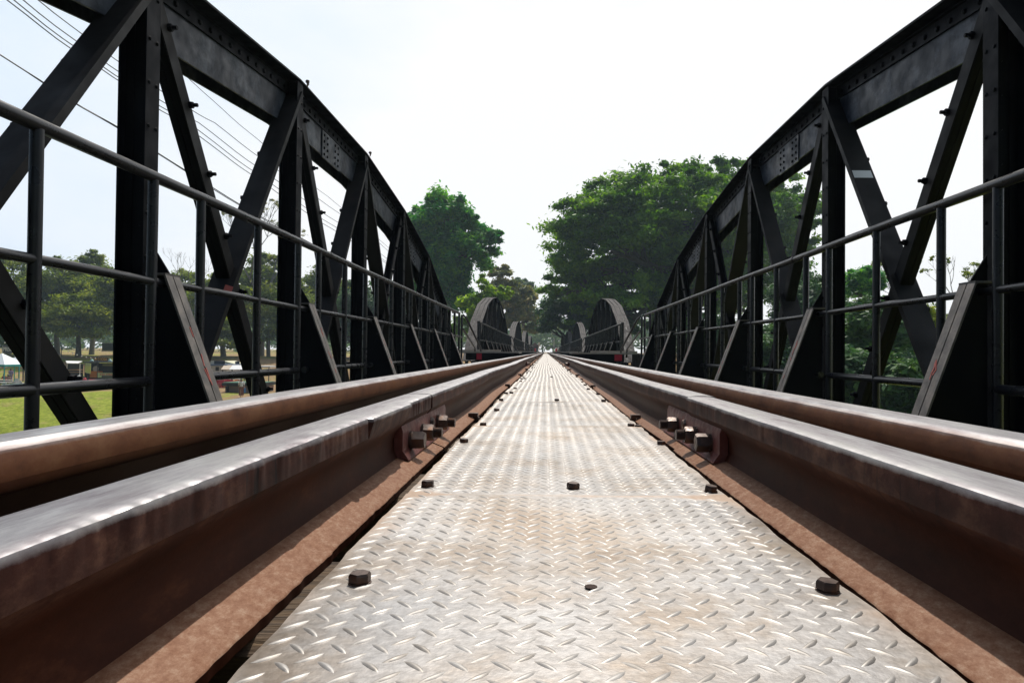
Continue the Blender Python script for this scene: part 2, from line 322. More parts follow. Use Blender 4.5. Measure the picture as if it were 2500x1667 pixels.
def ground_mat():
    m = mat('grass_and_dirt', (1, 1, 1), .9, 0, .1); t = m.node_tree; b = t.nodes['Principled BSDF']; l = t.links.new
    g = N(t, 'ShaderNodeNewGeometry'); sp = N(t, 'ShaderNodeSeparateXYZ'); l(g.outputs['Position'], sp.inputs[0])
    a = N(t, 'ShaderNodeTexNoise', inp={'Scale': .22, 'Detail': 8.0, 'Roughness': .65}); l(g.outputs['Position'], a.inputs['Vector'])
    f = N(t, 'ShaderNodeTexNoise', inp={'Scale': 2.5, 'Detail': 6.0, 'Roughness': .7}); l(g.outputs['Position'], f.inputs['Vector'])
    gr = ramp(t, [(.3, (.13, .14, .02)), (.5, (.22, .27, .026)), (.68, (.36, .36, .07))]); l(f.outputs['Fac'], gr.inputs[0])
    dr = ramp(t, [(.3, (.20, .12, .06)), (.7, (.38, .26, .14))]); l(f.outputs['Fac'], dr.inputs[0])
    yy = N(t, 'ShaderNodeMapRange', inp={'From Min': 50, 'From Max': 68, 'To Min': -.14, 'To Max': .10}); l(sp.outputs[1], yy.inputs[0])
    xx = N(t, 'ShaderNodeMapRange', inp={'From Min': -40, 'From Max': -30, 'To Min': 0, 'To Max': .12}); l(sp.outputs[0], xx.inputs[0])
    s1 = N(t, 'ShaderNodeMath', operation='ADD'); l(a.outputs['Fac'], s1.inputs[0]); l(yy.outputs[0], s1.inputs[1])
    s2 = N(t, 'ShaderNodeMath', operation='ADD'); l(s1.outputs[0], s2.inputs[0]); l(xx.outputs[0], s2.inputs[1])
    k = ramp(t, [(.50, (0, 0, 0)), (.62, (1, 1, 1))]); l(s2.outputs[0], k.inputs[0])
    mx = N(t, 'ShaderNodeMix', data_type='RGBA'); l(k.outputs[0], mx.inputs[0]); l(gr.outputs[0], mx.inputs[6]); l(dr.outputs[0], mx.inputs[7]); l(mx.outputs[2], b.inputs['Base Color'])
    bp = N(t, 'ShaderNodeBump', inp={'Strength': .8, 'Distance': .15}); l(f.outputs['Fac'], bp.inputs['Height']); l(bp.outputs[0], b.inputs['Normal'])
    return m
me.materials.append(ground_mat())
structure(bpy.data.objects.new('ground', me)); C.objects.link(bpy.data.objects['ground'])
WATER = -6.75
wm = noisy('river_water', [(.35, (.05, .055, .03)), (.7, (.10, .105, .06))], scale=.15, rough=(.06, .12), bump=.25, bscale=.9, geo=True, bdist=.05)
structure(MB().add([(-600, -500, WATER), (10, -500, WATER), (10, 140, WATER), (-600, 140, WATER)], [(0, 1, 2, 3)]).build('water', wm))
# ------------------------------------------------------------------ the bridge: trusses
PANEL = 2.24; Y0 = -2.96; PITCH = 24.2; NSPAN = 5
XL, XR = -2.19, 2.45
HN = [-.30, 1.05, 1.77, 2.16, 2.38, 2.38, 2.16, 1.77, 1.05, -.30]
HN = [h + CZ for h in HN]
ZB = -1.05
def offset_line(d):
    out = []
    pts = [Vector((0, i * PANEL, h)) for i, h in enumerate(HN)]
    for i, p in enumerate(pts):
        ds = []
        if i > 0: ds.append((pts[i] - pts[i - 1]).normalized())
        if i < len(pts) - 1: ds.append((pts[i + 1] - pts[i]).normalized())
        ns = [Vector((0, -q.z, q.y)) for q in ds]
        b = sum(ns, Vector()).normalized(); L_ = d / max(b.dot(ns[0]), .6)
        out.append(p - b * L_)
    return out
def sweep(mb, x0, x1, d0, d1, mi=0):
    A = offset_line(d0); B = offset_line(d1); n = len(A); vs = []
    for a, b in zip(A, B): vs += [(x0, a.y, a.z), (x1, a.y, a.z), (x1, b.y, b.z), (x0, b.y, b.z)]
    fs = []
    for i in range(n - 1):
        o = i * 4; p = o + 4
        for k in range(4): fs.append((o + k, o + (k + 1) % 4, p + (k + 1) % 4, p + k))
    fs += [(0, 1, 2, 3), (4 * n - 4, 4 * n - 3, 4 * n - 2, 4 * n - 1)]
    mb.add(vs, fs, mi)
def along(d, step, start=.12):
    A = offset_line(d); out = []
    for i in range(len(A) - 1):
        L_ = (A[i + 1] - A[i]).length; k = int((L_ - .2) / step)
        t = (A[i + 1] - A[i]).normalized(); nrm = Vector((0, -t.z, t.y))
        for j in range(k + 1): out.append((A[i] + t * (.1 + j * (L_ - .2) / max(k, 1)), t, nrm))
    return out
def make_truss(sx, extra):
    """inner face of the posts at local x = 0, the truss extends outwards (sx * negative side)"""
    X = lambda u: sx * u          # u > 0 outwards
    t = thing('bridge_truss', 'x', 'bridge truss')
    ch = MB()
    sweep(ch, X(-.01), X(.40), 0, .012)                           # cover plate
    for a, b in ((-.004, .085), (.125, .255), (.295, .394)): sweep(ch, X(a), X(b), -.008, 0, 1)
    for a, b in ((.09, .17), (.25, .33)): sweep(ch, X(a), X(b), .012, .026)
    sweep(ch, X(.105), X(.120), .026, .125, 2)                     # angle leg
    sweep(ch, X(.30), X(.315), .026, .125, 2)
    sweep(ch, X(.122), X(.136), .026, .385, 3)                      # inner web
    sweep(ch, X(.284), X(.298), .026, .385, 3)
    for x in (.105, .275):
        for p, tt, nn in along(0, .085): ch.rivet((X(x), p.y, p.z), nn, .015, .011, 5)
    for p, tt, nn in along(.085, .145): ch.rivet((X(.105), p.y, p.z), (-sx, 0, 0), .021, .018, 6)
    for i in (1, 4, 6):                                         # splice plates on the web
        A = offset_line(.13); B = offset_line(.41); d = (A[i + 1] - A[i]); c = .55
        p0 = A[i] + d * (c - .13); p1 = A[i] + d * (c + .13); e = (B[i + 1] - B[i]); q0 = B[i] + e * (c - .13); q1 = B[i] + e * (c + .13)
        q = [p0, p1, q1, q0]
        ch.add([(X(.110), v.y, v.z) for v in q] + [(X(.122), v.y, v.z) for v in q], [(0, 1, 2, 3), (4, 5, 6, 7), (0, 1, 5, 4), (1, 2, 6, 5), (2, 3, 7, 6), (3, 0, 4, 7)], 3)
        for a in (.1, .28, .72, .9):
            for b_ in (.15, .38, .62, .85):
                r0 = p0.lerp(p1, a); r1 = q0.lerp(q1, a); r_ = r0.lerp(r1, b_); ch.rivet((X(.110), r_.y, r_.z), (-sx, 0, 0), .016, .012, 6)
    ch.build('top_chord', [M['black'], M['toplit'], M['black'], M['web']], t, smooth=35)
    bc = MB()
    bc.box(X(.02), X(.03), -.1, 9 * PANEL + .1, ZB - .18, ZB + .10); bc.box(X(.10), X(.11), -.1, 9 * PANEL + .1, ZB - .18, ZB + .10)
    bc.box(X(-.02), X(.15), -.1, 9 * PANEL + .1, ZB - .195, ZB - .18)
    bc.build('bottom_chord', M['black'], t)
    for e, y in ((0, 0), (9, 9 * PANEL)):                           # end blocks under the arch feet
        b = MB(); b.box(X(.06), X(.34), y - .14, y + .14, ZB - .35, HN[0] - .08)
        b.box(X(-.02), X(.42), y - .25, y + .25, ZB - .40, ZB - .35); b.build('end_post', M['black'], t)
    for n in range(1, 9):
        y = n * PANEL; zt = HN[n] - .03; pb = MB()
        pb.box(X(0), X(.012), y - .065, y + .065, ZB, zt); pb.box(X(.140), X(.152), y - .065, y + .065, ZB, zt)
        pb.box(X(.012), X(.140), y - .007, y + .007, ZB, zt)
        for s_ in (-1, 1):
            pb.box(X(.012), X(.022), y + s_ * .055, y + s_ * .009, ZB, zt)      # angle legs
            pb.box(X(.022), X(.070), y + s_ * .017, y + s_ * .008, ZB, zt)
            pb.box(X(.095), X(.140), y + s_ * .017, y + s_ * .008, ZB, zt)
            z = ZB + .2
            while z < zt - .15:
                pb.rivet((X(0), y + s_ * .036, z), (-sx, 0, 0), .013, .010, 6); z += .24
            z = ZB + .3
            while z < zt - .15:
                pb.rivet((X(.045), y + s_ * .017, z), (0, s_, 0), .012, .009, 6); z += .19
        pb.build('post', M['black'], t, smooth=35)
    def flat(n0, n1):
        b = MB(); s_ = 1 if n1 > n0 else -1; p = Vector((X(.075), n0 * PANEL - s_ * .02, HN[n0] - .10)); q = Vector((X(.075), n1 * PANEL + s_ * .08, ZB + .02))
        b.bar(p, q, .176, .012, up=(0, -s_, 0))
        d = (q - p).normalized(); nn = Vector((0, d.z, -d.y)); nn = nn if nn.y < 0 else -nn
        b.bar(p + Vector((X(.081), 0, 0)) - nn * .030, q + Vector((X(.081), 0, 0)) - nn * .030, .012, .055, up=nn)
        b.bar(p + Vector((X(-.081), 0, 0)) - nn * .022, q + Vector((X(-.081), 0, 0)) - nn * .022, .010, .036, up=nn)
        k = .28
        while k < (q - p).length - .3:
            c = p + d * k + Vector((X(.075), 0, 0)) - nn * .03; b.hexa(c + Vector((X(.02), 0, 0)), (sx, 0, 0), .020, .022, rot=k); k += .52
        return b.build('flat_diagonal', M['bar'], t, smooth=30)
    flats = []
    for n in range(1, 6): flats.append(flat(n, n - 1))
    for n in range(5, 9): flats.append(flat(n, n + 1))
    def angle(n0, n1):
        b = MB(); s_ = 1 if n1 > n0 else -1; p = Vector((X(.085), n0 * PANEL + s_ * .07, HN[n0] - .16)); q = Vector((X(.085), n1 * PANEL + (.22 if (n0, n1) == (2, 3) else -s_ * .08), ZB + .05)); d = (q - p).normalized()
        nn = Vector((0, d.z, -d.y)); nn = nn if nn.z > 0 else -nn                         # the upper side of the bar
        for xo in (.035, .125):
            b.bar(p + Vector((X(xo - .085), 0, 0)), q + Vector((X(xo - .085), 0, 0)), .010, .100, up=nn, mi=1 if xo < .1 else 0)
            b.bar(p + Vector((X(xo - .085 + (.022 if xo < .1 else -.022)), 0, 0)) - nn * .050, q + Vector((X(xo - .085 + (.022 if xo < .1 else -.022)), 0, 0)) - nn * .050, .040, .010, up=nn)
        b.bar(p + Vector((X(.0), 0, 0)) - nn * .038, q - nn * .038, .030, .012, up=nn)
        k = .18; Lq = (q - p).length
        while k < Lq - .3:
            c = p + d * k + nn * .036; b.hexa(c + Vector((X(-.055), 0, 0)), (-sx, 0, 0), .023, .022, rot=k * 3); b.tube([c + Vector((X(-.07), 0, 0)), c + Vector((X(-.105), 0, 0))], .012, 6)
            k += .44
        return b.build('angle_diagonal', [M['black'], M['bar']], t, smooth=30)
    for n in range(1, 5): angle(n, n + 1)
    for n in range(5, 9): angle(n, n - 1) if n > 5 else None
    for n in range(1, 9):
        y = n * PANEL; b = MB()
        top = .40 + CZ; poly = [(0, .56 + CZ), (-.10, top), (-.345, -.257 + CZ), (-.66, ZB), (0, ZB)]
        b.prism(poly, lambda p: (X(p[0] - .021), y - .006, p[1]), lambda p: (X(p[0] - .021), y + .006, p[1]))
        k_ = b.build('knee_brace', M['black'], t)
        fl = MB(); a0 = Vector((X(-.123), y, top)); a1 = Vector((X(-.366), y, -.257 + CZ)); a2 = Vector((X(-.68), y, ZB))
        for s_ in (-1, 1):
            for p, q in ((a0, a1), (a1, a2)):
                d = (q - p).normalized(); up = Vector((0, 1, 0)); o = Vector((0, s_ * .039, 0))
                fl.bar(p + o, q + o, .011, .068, up=up)
        fl.box(X(-.13), X(-.02), y - .075, y + .075, top - .004, top + .008, 0)
        for z in np.arange(-.9, .4, .17):
            u = -.123 - (top - z) * .368
            for s_ in (-1, 1): fl.rivet((X(u + .035), y + s_ * .006, z), (0, s_, 0), .014, .012, 6, 1)
        # flecks of old red lead paint along the groove
        for q_ in range(5):
            z = rnd.uniform(-.15, .30); u = -.1295 - (top - z) * .369; l_ = rnd.uniform(.02, .07)
            fl.bar((X(u), y + rnd.choice((-.012, .01, .02)), z), (X(u - .369 * l_), y + rnd.uniform(-.012, .02), z - l_), .004, .008, up=(0, 1, 0), mi=2)
        fo = fl.build('brace_flange', [M['flange'], M['black'], M['faded_red']], k_)
    return t, flats
base_z = 0.0
tl, fl_l = make_truss(-1, 0); tr, fl_r = make_truss(1, 0)
def place_truss(src, side, k, first):
    o = src if first else copy_tree(src)
    o.location = (XL if side < 0 else XR, Y0 + k * PITCH, 0)
    o['label'] = '%s black arched bridge truss on the %s side of the track%s' % (ORD[k].capitalize(), 'left' if side < 0 else 'right', ', rising out of frame' if k == 0 else '')
    o['group'] = 'arched bridge trusses'
    return o
# copies first, from the clean masters
for k in range(1, NSPAN): place_truss(tl, -1, k, False); place_truss(tr, 1, k, False)
place_truss(tl, -1, 0, True); place_truss(tr, 1, 0, True)
def on_part(mb, name, m, parent, label):
    o = mb.build(name, m, None); o.parent = parent; o['label'] = label; return o
# white sticker on the second flat diagonal of the right truss ; red lead patch on the left one (local truss coordinates)
def on_flat(side, n0, n1, k, w0, w1, l, m, name, label, part, skew=0):
    sx = side; X = lambda u: sx * u; s_ = 1 if n1 > n0 else -1
    p = Vector((X(.075), n0 * PANEL - s_ * .02, HN[n0] - .10)); q = Vector((X(.075), n1 * PANEL + s_ * .08, ZB + .02)); d = (q - p).normalized()
    nn = Vector((0, d.z, -d.y)); nn = nn if nn.y < 0 else -nn; c = p + d * k + nn * .0068; b = MB()
    pts = [c + Vector((X(w0), 0, 0)) - d * l / 2, c + Vector((X(w1), 0, 0)) - d * (l / 2 + skew), c + Vector((X(w1), 0, 0)) + d * (l / 2 - skew), c + Vector((X(w0), 0, 0)) + d * l / 2]
    b.add(pts + [v + nn * .001 for v in pts], [(0, 1, 2, 3), (4, 5, 6, 7), (0, 1, 5, 4), (1, 2, 6, 5), (2, 3, 7, 6), (3, 0, 4, 7)])
    on_part(b, name, m, part, label)
on_flat(1, 4, 3, 1.02, -.08, .07, .085, M['glasswhite'], 'sticker', 'blank white sticker', fl_r[3])
on_flat(-1, 4, 3, 2.30, -.09, -.03, .10, M['faded_red'], 'paint_patch', 'patch of red paint', fl_l[3], .02)
for (yy, zz, lab) in ((6.12, 2.40 + CZ, 'Small wire hook clamped on top of the near left chord'), (8.32, 2.40 + CZ, 'Small bolt clamp on the left chord past its second bend')):
    b = MB(); x = XL + .02; b.tube([(x, yy, zz - .03), (x, yy, zz + .015)], .007, 6); b.tube([(x, yy + .01 + .022 * math.cos(a_), zz + .006 + .024 * math.sin(a_)) for a_ in np.linspace(-.6, 3.6, 9)], .004, 6)
    b.hexa((x, yy, zz + .005), (0, 0, 1), .018, .02); tag(b.build('chord_clamp', M['boltsteel'], None, base=(x, yy, zz - .03)), lab, 'clamp')
# ------------------------------------------------------------------ handrails
RH = .915 + CZ; RM_ = .355 + CZ; RB = -.175 + CZ; XHL, XHR = -2.10, 2.395
RP = 2.15
def make_rail(sx):
    X = lambda u: sx * u
    t = thing('handrail', 'x', 'handrail'); y0, y1 = .0, 9.35 * RP
    b = MB(); rr = random.Random(3 + sx); pts = []
    y = y0
    while y <= y1 + .01: pts.append((rr.uniform(-.003, .003), y, RH + rr.uniform(-.003, .003))); y += RP / 2
    b.tube(pts, .030, 12)
    for q in (1.2, 4.7, 9.4, 14.1): b.tube([(0, q, RH), (0, q + .05, RH)], .0335, 12)
    b.build('top_rail', M['pipe'], t, smooth=40)
    y = y0; b = MB(); pts = []
    while y <= y1 + .01: pts.append((rr.uniform(-.004, .004), y, RM_ + rr.uniform(-.006, .006))); y += RP / 3
    b.tube(pts, .0225, 10); b.build('middle_rail', M['pipe'], t, smooth=40)
    for k in range(10):
        for j, oy in enumerate((0, .52, 1.33)):
            y = k * RP + oy
            if y > y1: continue
            lean = rr.uniform(-.008, .008)
            MB().tube([(0, y + lean, RH - .02), (0, y, ZB + .1)], .027, 10).build('baluster', M['pipe'], t, smooth=40)
        if (k + 1) * RP <= y1:
            MB().tube([(0, k * RP + .17, RB), (0, (k + 1) * RP, RB)], .027, 10).build('lower_rail', M['pipe'], t, smooth=40)
    # sloping end rails that drop to the refuge platform
    X_ = -sx
    MB().tube([(0, y1, RH), (X_ * .06, y1 + .15, RH - .06), (X_ * .30, y1 + 1.65, .09 + CZ), (X_ * .31, y1 + 1.72, -.03)], .026, 10).build('sloping_rail', M['pipe'], t, smooth=50)
    MB().tube([(0, y1, .56 + CZ), (X_ * .13, y1 + 1.7, .09 + CZ), (X_ * .14, y1 + 1.75, -.05)], .026, 10).build('sloping_rail', M['pipe'], t, smooth=50)
    MB().box(-.04, .04, -.14, -.06, ZB, RH + .03).build('end_post', M['pipe'], t)
    return t
hl = make_rail(-1); hr = make_rail(1)
RY0 = 3.62 - 3 * RP
for side, src in ((-1, hl), (1, hr)):
    for k in list(range(1, NSPAN)) + [0]:
        o = src if k == 0 else copy_tree(src)
        o.location = (XHL if side < 0 else XHR, RY0 + k * (PITCH + .05), 0)
        o['label'] = '%s stretch of black pipe handrail along the %s side of the bridge' % (ORD[k].capitalize() if k else 'Nearest', 'left' if side < 0 else 'right')
        o['group'] = 'pipe handrails'
# ------------------------------------------------------------------ refuge platforms in the gaps, beams, piers
for k in range(NSPAN):
    yg = Y0 + 9 * PANEL + k * PITCH + 1.2
    for side in (-1, 1):
        w = 'left' if side < 0 else 'right'
        t = thing('refuge_platform', '%s timber refuge platform with a red painted mark, %s side of the track' % (ORD[k].capitalize(), w), 'platform', (side * 1.7, yg, 0), 'refuge platforms between the spans')
        xo = side * (2.15 if side < 0 else 2.12); xi = side * .70
        b = MB(); b.box(xi, xo, yg, yg + .06, -.235 + CZ + .0, -.048 + CZ); b.build('edge_beam', M['black'], t)
        b = MB()
        for j in range(7): b.box(side * .72, side * 2.55, yg + .002 + j * .32, yg + .30 + j * .32, -.046 + CZ, -.010 + CZ)
        b.build('plank', M['deckwood'], t)
        xr = (-1.86, -1.72) if side < 0 else (1.86, 2.06)
        b = MB(); b.box(xr[0], xr[1], yg - .004, yg + .002, -.222 + CZ, -.055 + CZ); b.build('painted_mark', M['redpaint'], t)
        b = MB(); b.box(side * 1.35, side * 2.75, yg + 2.05, yg + 2.2, -.02 + CZ, .05 + CZ); b.build('cross_beam', M['deckwood'], t)
        b = MB(); b.box(side * 2.62, side * 2.70, yg - .2, yg + 2.3, -.6, .05); b.build('side_beam', M['black'], t)
    pz = WATER - 2.5
    p = MB(); yc = yg + 1.1; prof = [(-2.9, yc - 1.0), (0, yc - 1.5), (3.1, yc - 1.0), (3.1, yc + 1.0), (0, yc + 1.5), (-2.9, yc + 1.0)]
    p.prism(prof, lambda q: (q[0] * 1.1, yc + (q[1] - yc) * 1.2, pz), lambda q: (q[0], q[1], ZB - .45))
    p.prism(prof, lambda q: (q[0] * 1.06, yc + (q[1] - yc) * 1.08, ZB - .448), lambda q: (q[0] * 1.06, yc + (q[1] - yc) * 1.08, ZB - .402))
    tag(p.build('bridge_pier', noisy('pier_concrete', [(.3, (.22, .20, .17)), (.7, (.38, .36, .32))], 2, (.7, .9), bump=.5, bscale=20) if k == 0 else bpy.data.materials['pier_concrete']), 'Concrete pier standing in the river under the gap after the %s span' % ORD[k], 'pier', 'bridge piers')
fb = MB(); fb.box(-2.2, 2.46, -.11, .11, ZB - .06, ZB - .045); fb.box(-2.2, 2.46, -.012, .012, ZB - .045, ZB + .47); fb.box(-2.2, 2.46, -.11, .11, ZB + .47, ZB + .485)
fbo = None
for k in range(NSPAN):
    for n in range(1, 9):
        y = Y0 + k * PITCH + n * PANEL
        if fbo is None: fbo = tag(fb.build('floor_beam', M['black']), 'Black transverse floor beam under the track', 'floor beam', 'floor beams'); o = fbo
        else: o = fbo.copy(); C.objects.link(o)
        o.location = (0, y, -.0)
for i, x in enumerate((-.52, .52)):
    b = MB(); y1 = Y0 + NSPAN * PITCH
    b.box(x - .09, x + .09, -3, y1, -.292, -.278); b.box(x - .008, x + .008, -3, y1, -.55, -.292); b.box(x - .09, x + .09, -3, y1, -.562, -.55)
    tag(b.build('stringer', M['black']), '%s black steel stringer running under the sleepers' % ('Left' if i == 0 else 'Right'), 'stringer', 'stringers')
# ------------------------------------------------------------------ sleepers
def make_sleeper(v):
    r_ = random.Random(v); b = MB(); n = 9
    xs_ = [-1.05 + 2.1 * i / n for i in range(n + 1)]; vs = []; w = .10
    for i, x in enumerate(xs_):
        j = lambda s=.006: r_.uniform(-s, s)
        vs += [(x, -w + j(), -.27), (x, w + j(), -.27), (x, w + j(), -.13), (x, w - .012 + j(.003), -.121), (x, -w + .012 + j(.003), -.121), (x, -w + j(), -.13)]
    fs = []
    for i in range(n):
        for k in range(6): fs.append((i * 6 + k, i * 6 + (k + 1) % 6, i * 6 + 6 + (k + 1) % 6, i * 6 + 6 + k))
    fs += [(0, 1, 2, 3, 4, 5), tuple(n * 6 + k for k in range(6))]
    return b.add(vs, fs)
GL, GR = -.266, .322
bare = thing('sleeper', 'Weathered timber sleeper nearest the camera, seen in the gap beside the first tread plate', 'sleeper', (0, 0, 0), 'timber sleepers')
make_sleeper(2).build('timber', M['timber'], bare, smooth=30)
sl = thing('sleeper', 'Weathered timber sleeper crossing under the rails and the tread plates', 'sleeper', (0, 0, 0), 'timber sleepers')
make_sleeper(1).build('timber', M['timber'], sl, smooth=30)
for gx in (GL, GR):
    for s_ in (-1, 1):
        sp_ = MB(); x = gx + s_ * .058
        sp_.box(x - .009 + s_ * .004, x + .009 + s_ * .004, -.009, .009, -.16, -.104)
        sp_.box(x - .014 - s_ * .004, x + .014 - s_ * .004, -.013, .013, -.1035, -.093); sp_.build('rail_spike', M['boltsteel'], sl)
y = .12; i = 0; used = set()
r2 = random.Random(5)
while y < Y0 + NSPAN * PITCH and i < 260:
    src = bare if (y < 1.9 or i % 4) else sl
    o = src if src not in used else copy_tree(src); used.add(src)
    if src is bare and y > 1.9: o['label'] = sl['label']
    elif src is bare and y > .9: o['label'] = 'Weathered timber sleeper near the camera, glimpsed in the dark gap beside the second tread plate'
    o.location = (r2.uniform(-.02, .02) * 0, y, 0); y += .46 + r2.uniform(-.03, .03); i += 1
# ------------------------------------------------------------------ rails
def rail_profile(hw, hd, hh, r, fw, crown=.0015):
    half = [(0, 0), (hw * .6, -crown * .4), (hw - r, -crown), (hw - r * .3, -crown - r * .3), (hw, -crown - r), (hw, -hd), (hw - .008, -hd - .010), (.012, -hd - .020), (.0075, -hd - .035), (.0075, -hh + .040), (.014, -hh + .026), (fw * .6, -hh + .0185), (fw - .002, -hh + .010), (fw, -hh + .008), (fw, -hh)]
    return half + [(-x, z) for x, z in half[::-1] if x > 0]
def make_rail_piece(prof, x0, ys, jag=None):
    b = MB(); n = len(prof); vs = []
    for y in ys:
        for (x, z) in prof:
            dx = dz = 0
            if jag: dx, dz = jag(x, y, z)
            vs.append((x0 + x + dx, y, z + dz))
    fs = []
    for i in range(len(ys) - 1):
        for k in range(n): fs.append((i * n + k, i * n + (k + 1) % n, (i + 1) * n + (k + 1) % n, (i + 1) * n + k))
    fs += [tuple(range(n)), tuple((len(ys) - 1) * n + k for k in range(n))]
    return b.add(vs, fs)
GP = rail_profile(.0295, .029, .120, .0045, .0555)
RPF = rail_profile(.040, .036, .130, .014, .0575, .003)
def wob(y, a=.0012, ph=0): return a * math.sin(y * 1.7 + ph) + a * .6 * math.sin(y * 4.1 + ph * 2)
def jag_near(sgn):
    def f(x, y, z):
        dx = wob(y, .0004, sgn) ; dz = 0
        if x * sgn > .024 and z > -.012:               # ragged, mushroomed inner lip
            am = 1.7 if sgn > 0 else .3; nn = am * (noise.noise(Vector((y * 26, sgn, 0))) * .0024 + noise.noise(Vector((y * 90, 4, 0))) * .0012)
            lip = .004 * am if .92 < y < 1.18 else 0
            dx += sgn * (nn + lip); dz += nn * .5
        if z < -.105 and abs(x) > .045: dx += (1 if x > 0 else -1) * (noise.noise(Vector((y * 16, 9, sgn))) * .0016 + noise.noise(Vector((y * 60, 2, sgn))) * .0015)
        return dx, dz
    return f
def jag_far(ph):
    return lambda x, y, z: (wob(y, .004, ph) + .004 * math.sin(y * .63 + ph), .0015 * math.sin(y * .9 + ph))
def frange(a, b, s):
    n = max(2, int((b - a) / s)); return [a + (b - a) * i / n for i in range(n + 1)]
def fishplate(parent, gx, inner, y, vis=True):
    s_ = inner                                          # +1: faces +x
    base = parent_base(parent)
    fp = MB(); sec = [(.0085, -.034), (.020, -.0375), (.0235, -.048), (.0235, -.083), (.031, -.093), (.034, -.0985), (.0085, -.0985)]
    ys_ = [y - .25, y - .245, y + .245, y + .25]; n = len(sec); vs = []
    for i, yy in enumerate(ys_):
        k = .97 if i in (0, 3) else 1
        vs += [(gx + s_ * (.0085 + (a - .0085) * k), yy, -.066 + (z + .066) * k) for a, z in sec]
    fs = [(i * n + k, i * n + (k + 1) % n, (i + 1) * n + (k + 1) % n, (i + 1) * n + k) for i in range(3) for k in range(n)] + [tuple(range(n)), tuple(3 * n + k for k in range(n))]
    fp.add(vs, fs); fo = fp.build('fishplate', M['fish'], parent, smooth=25)
    for j, (oy, kind) in enumerate(((-.19, 'head'), (-.075, 'nut'), (.035, 'dome'), (.115, 'nut'))):
        bt = MB(); c = Vector((gx + s_ * .021, y + oy, -.071)); ax = (s_, 0, 0)
        if kind == 'head': bt.tube([c, c + Vector(ax) * .008], .016, 14); bt.hexa(c + Vector(ax) * .008, ax, .0170, .022, rot=.3, ch=.1)
        elif kind == 'nut':
            bt.tube([c, c + Vector(ax) * .008], .017, 14); bt.hexa(c + Vector(ax) * .008, ax, .0165, .019, rot=.1, ch=.1)
            pts = [c + Vector(ax) * (.028 + q * .0012) for q in range(14)]; bt.tube(pts, [.0092 if q % 2 else .0108 for q in range(14)], 12)
        else: bt.rivet(c + Vector((0, 0, .008)), ax, .014, .012, 10)
        bt.build('bolt', M['boltsteel'], fo, smooth=30)
YEND = Y0 + NSPAN * PITCH + 8
for side, gx, inner, jy in ((-1, GL, 1, 1.42), (1, GR, -1, 1.42)):
    w = 'left' if side < 0 else 'right'; y = -.9; k = 0; joints = [jy, 9.2, 18.0, 27.5, 37, 46.5, 56, 65.5, 75, 84.5, 94, 103.5, YEND]
    for j in joints:
        near = k == 0
        t = thing('guard_rail', {0: 'Nearest length of battered %s guard rail, its head edge ragged, beside the tread plates', 1: 'Second length of %s guard rail, beyond the bolted joint'}.get(k, '%d'), 'guard rail', (gx, y, 0), 'guard rails')
        if k < 2: t['label'] = t['label'] % w
        else: t['label'] = 'Far length of rusty guard rail beside the tread plates, %s side' % w
        mb = make_rail_piece(GP, gx, frange(y, j - .003, .004 if near else (.02 if k == 1 else .25)), jag_near(inner) if near else jag_far(side * 1.0))
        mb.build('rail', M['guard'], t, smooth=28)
        if j != YEND: fishplate(t, gx, inner, j)
        y = j + .003; k += 1
for side in (-1, 1):
    w = 'left' if side < 0 else 'right'; y = -.9
    for k, j in enumerate([7.6, 32, 56, 80, 104, YEND]):
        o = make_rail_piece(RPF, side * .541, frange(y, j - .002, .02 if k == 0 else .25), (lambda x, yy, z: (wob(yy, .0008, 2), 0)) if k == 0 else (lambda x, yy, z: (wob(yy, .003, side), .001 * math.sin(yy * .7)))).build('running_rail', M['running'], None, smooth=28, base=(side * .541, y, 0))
        tag(o, ('Nearest length of %s running rail with a shiny rounded top' % w) if k == 0 else 'Farther length of rusty running rail, %s side of the track' % w, 'rail', 'running rails'); y = j + .002
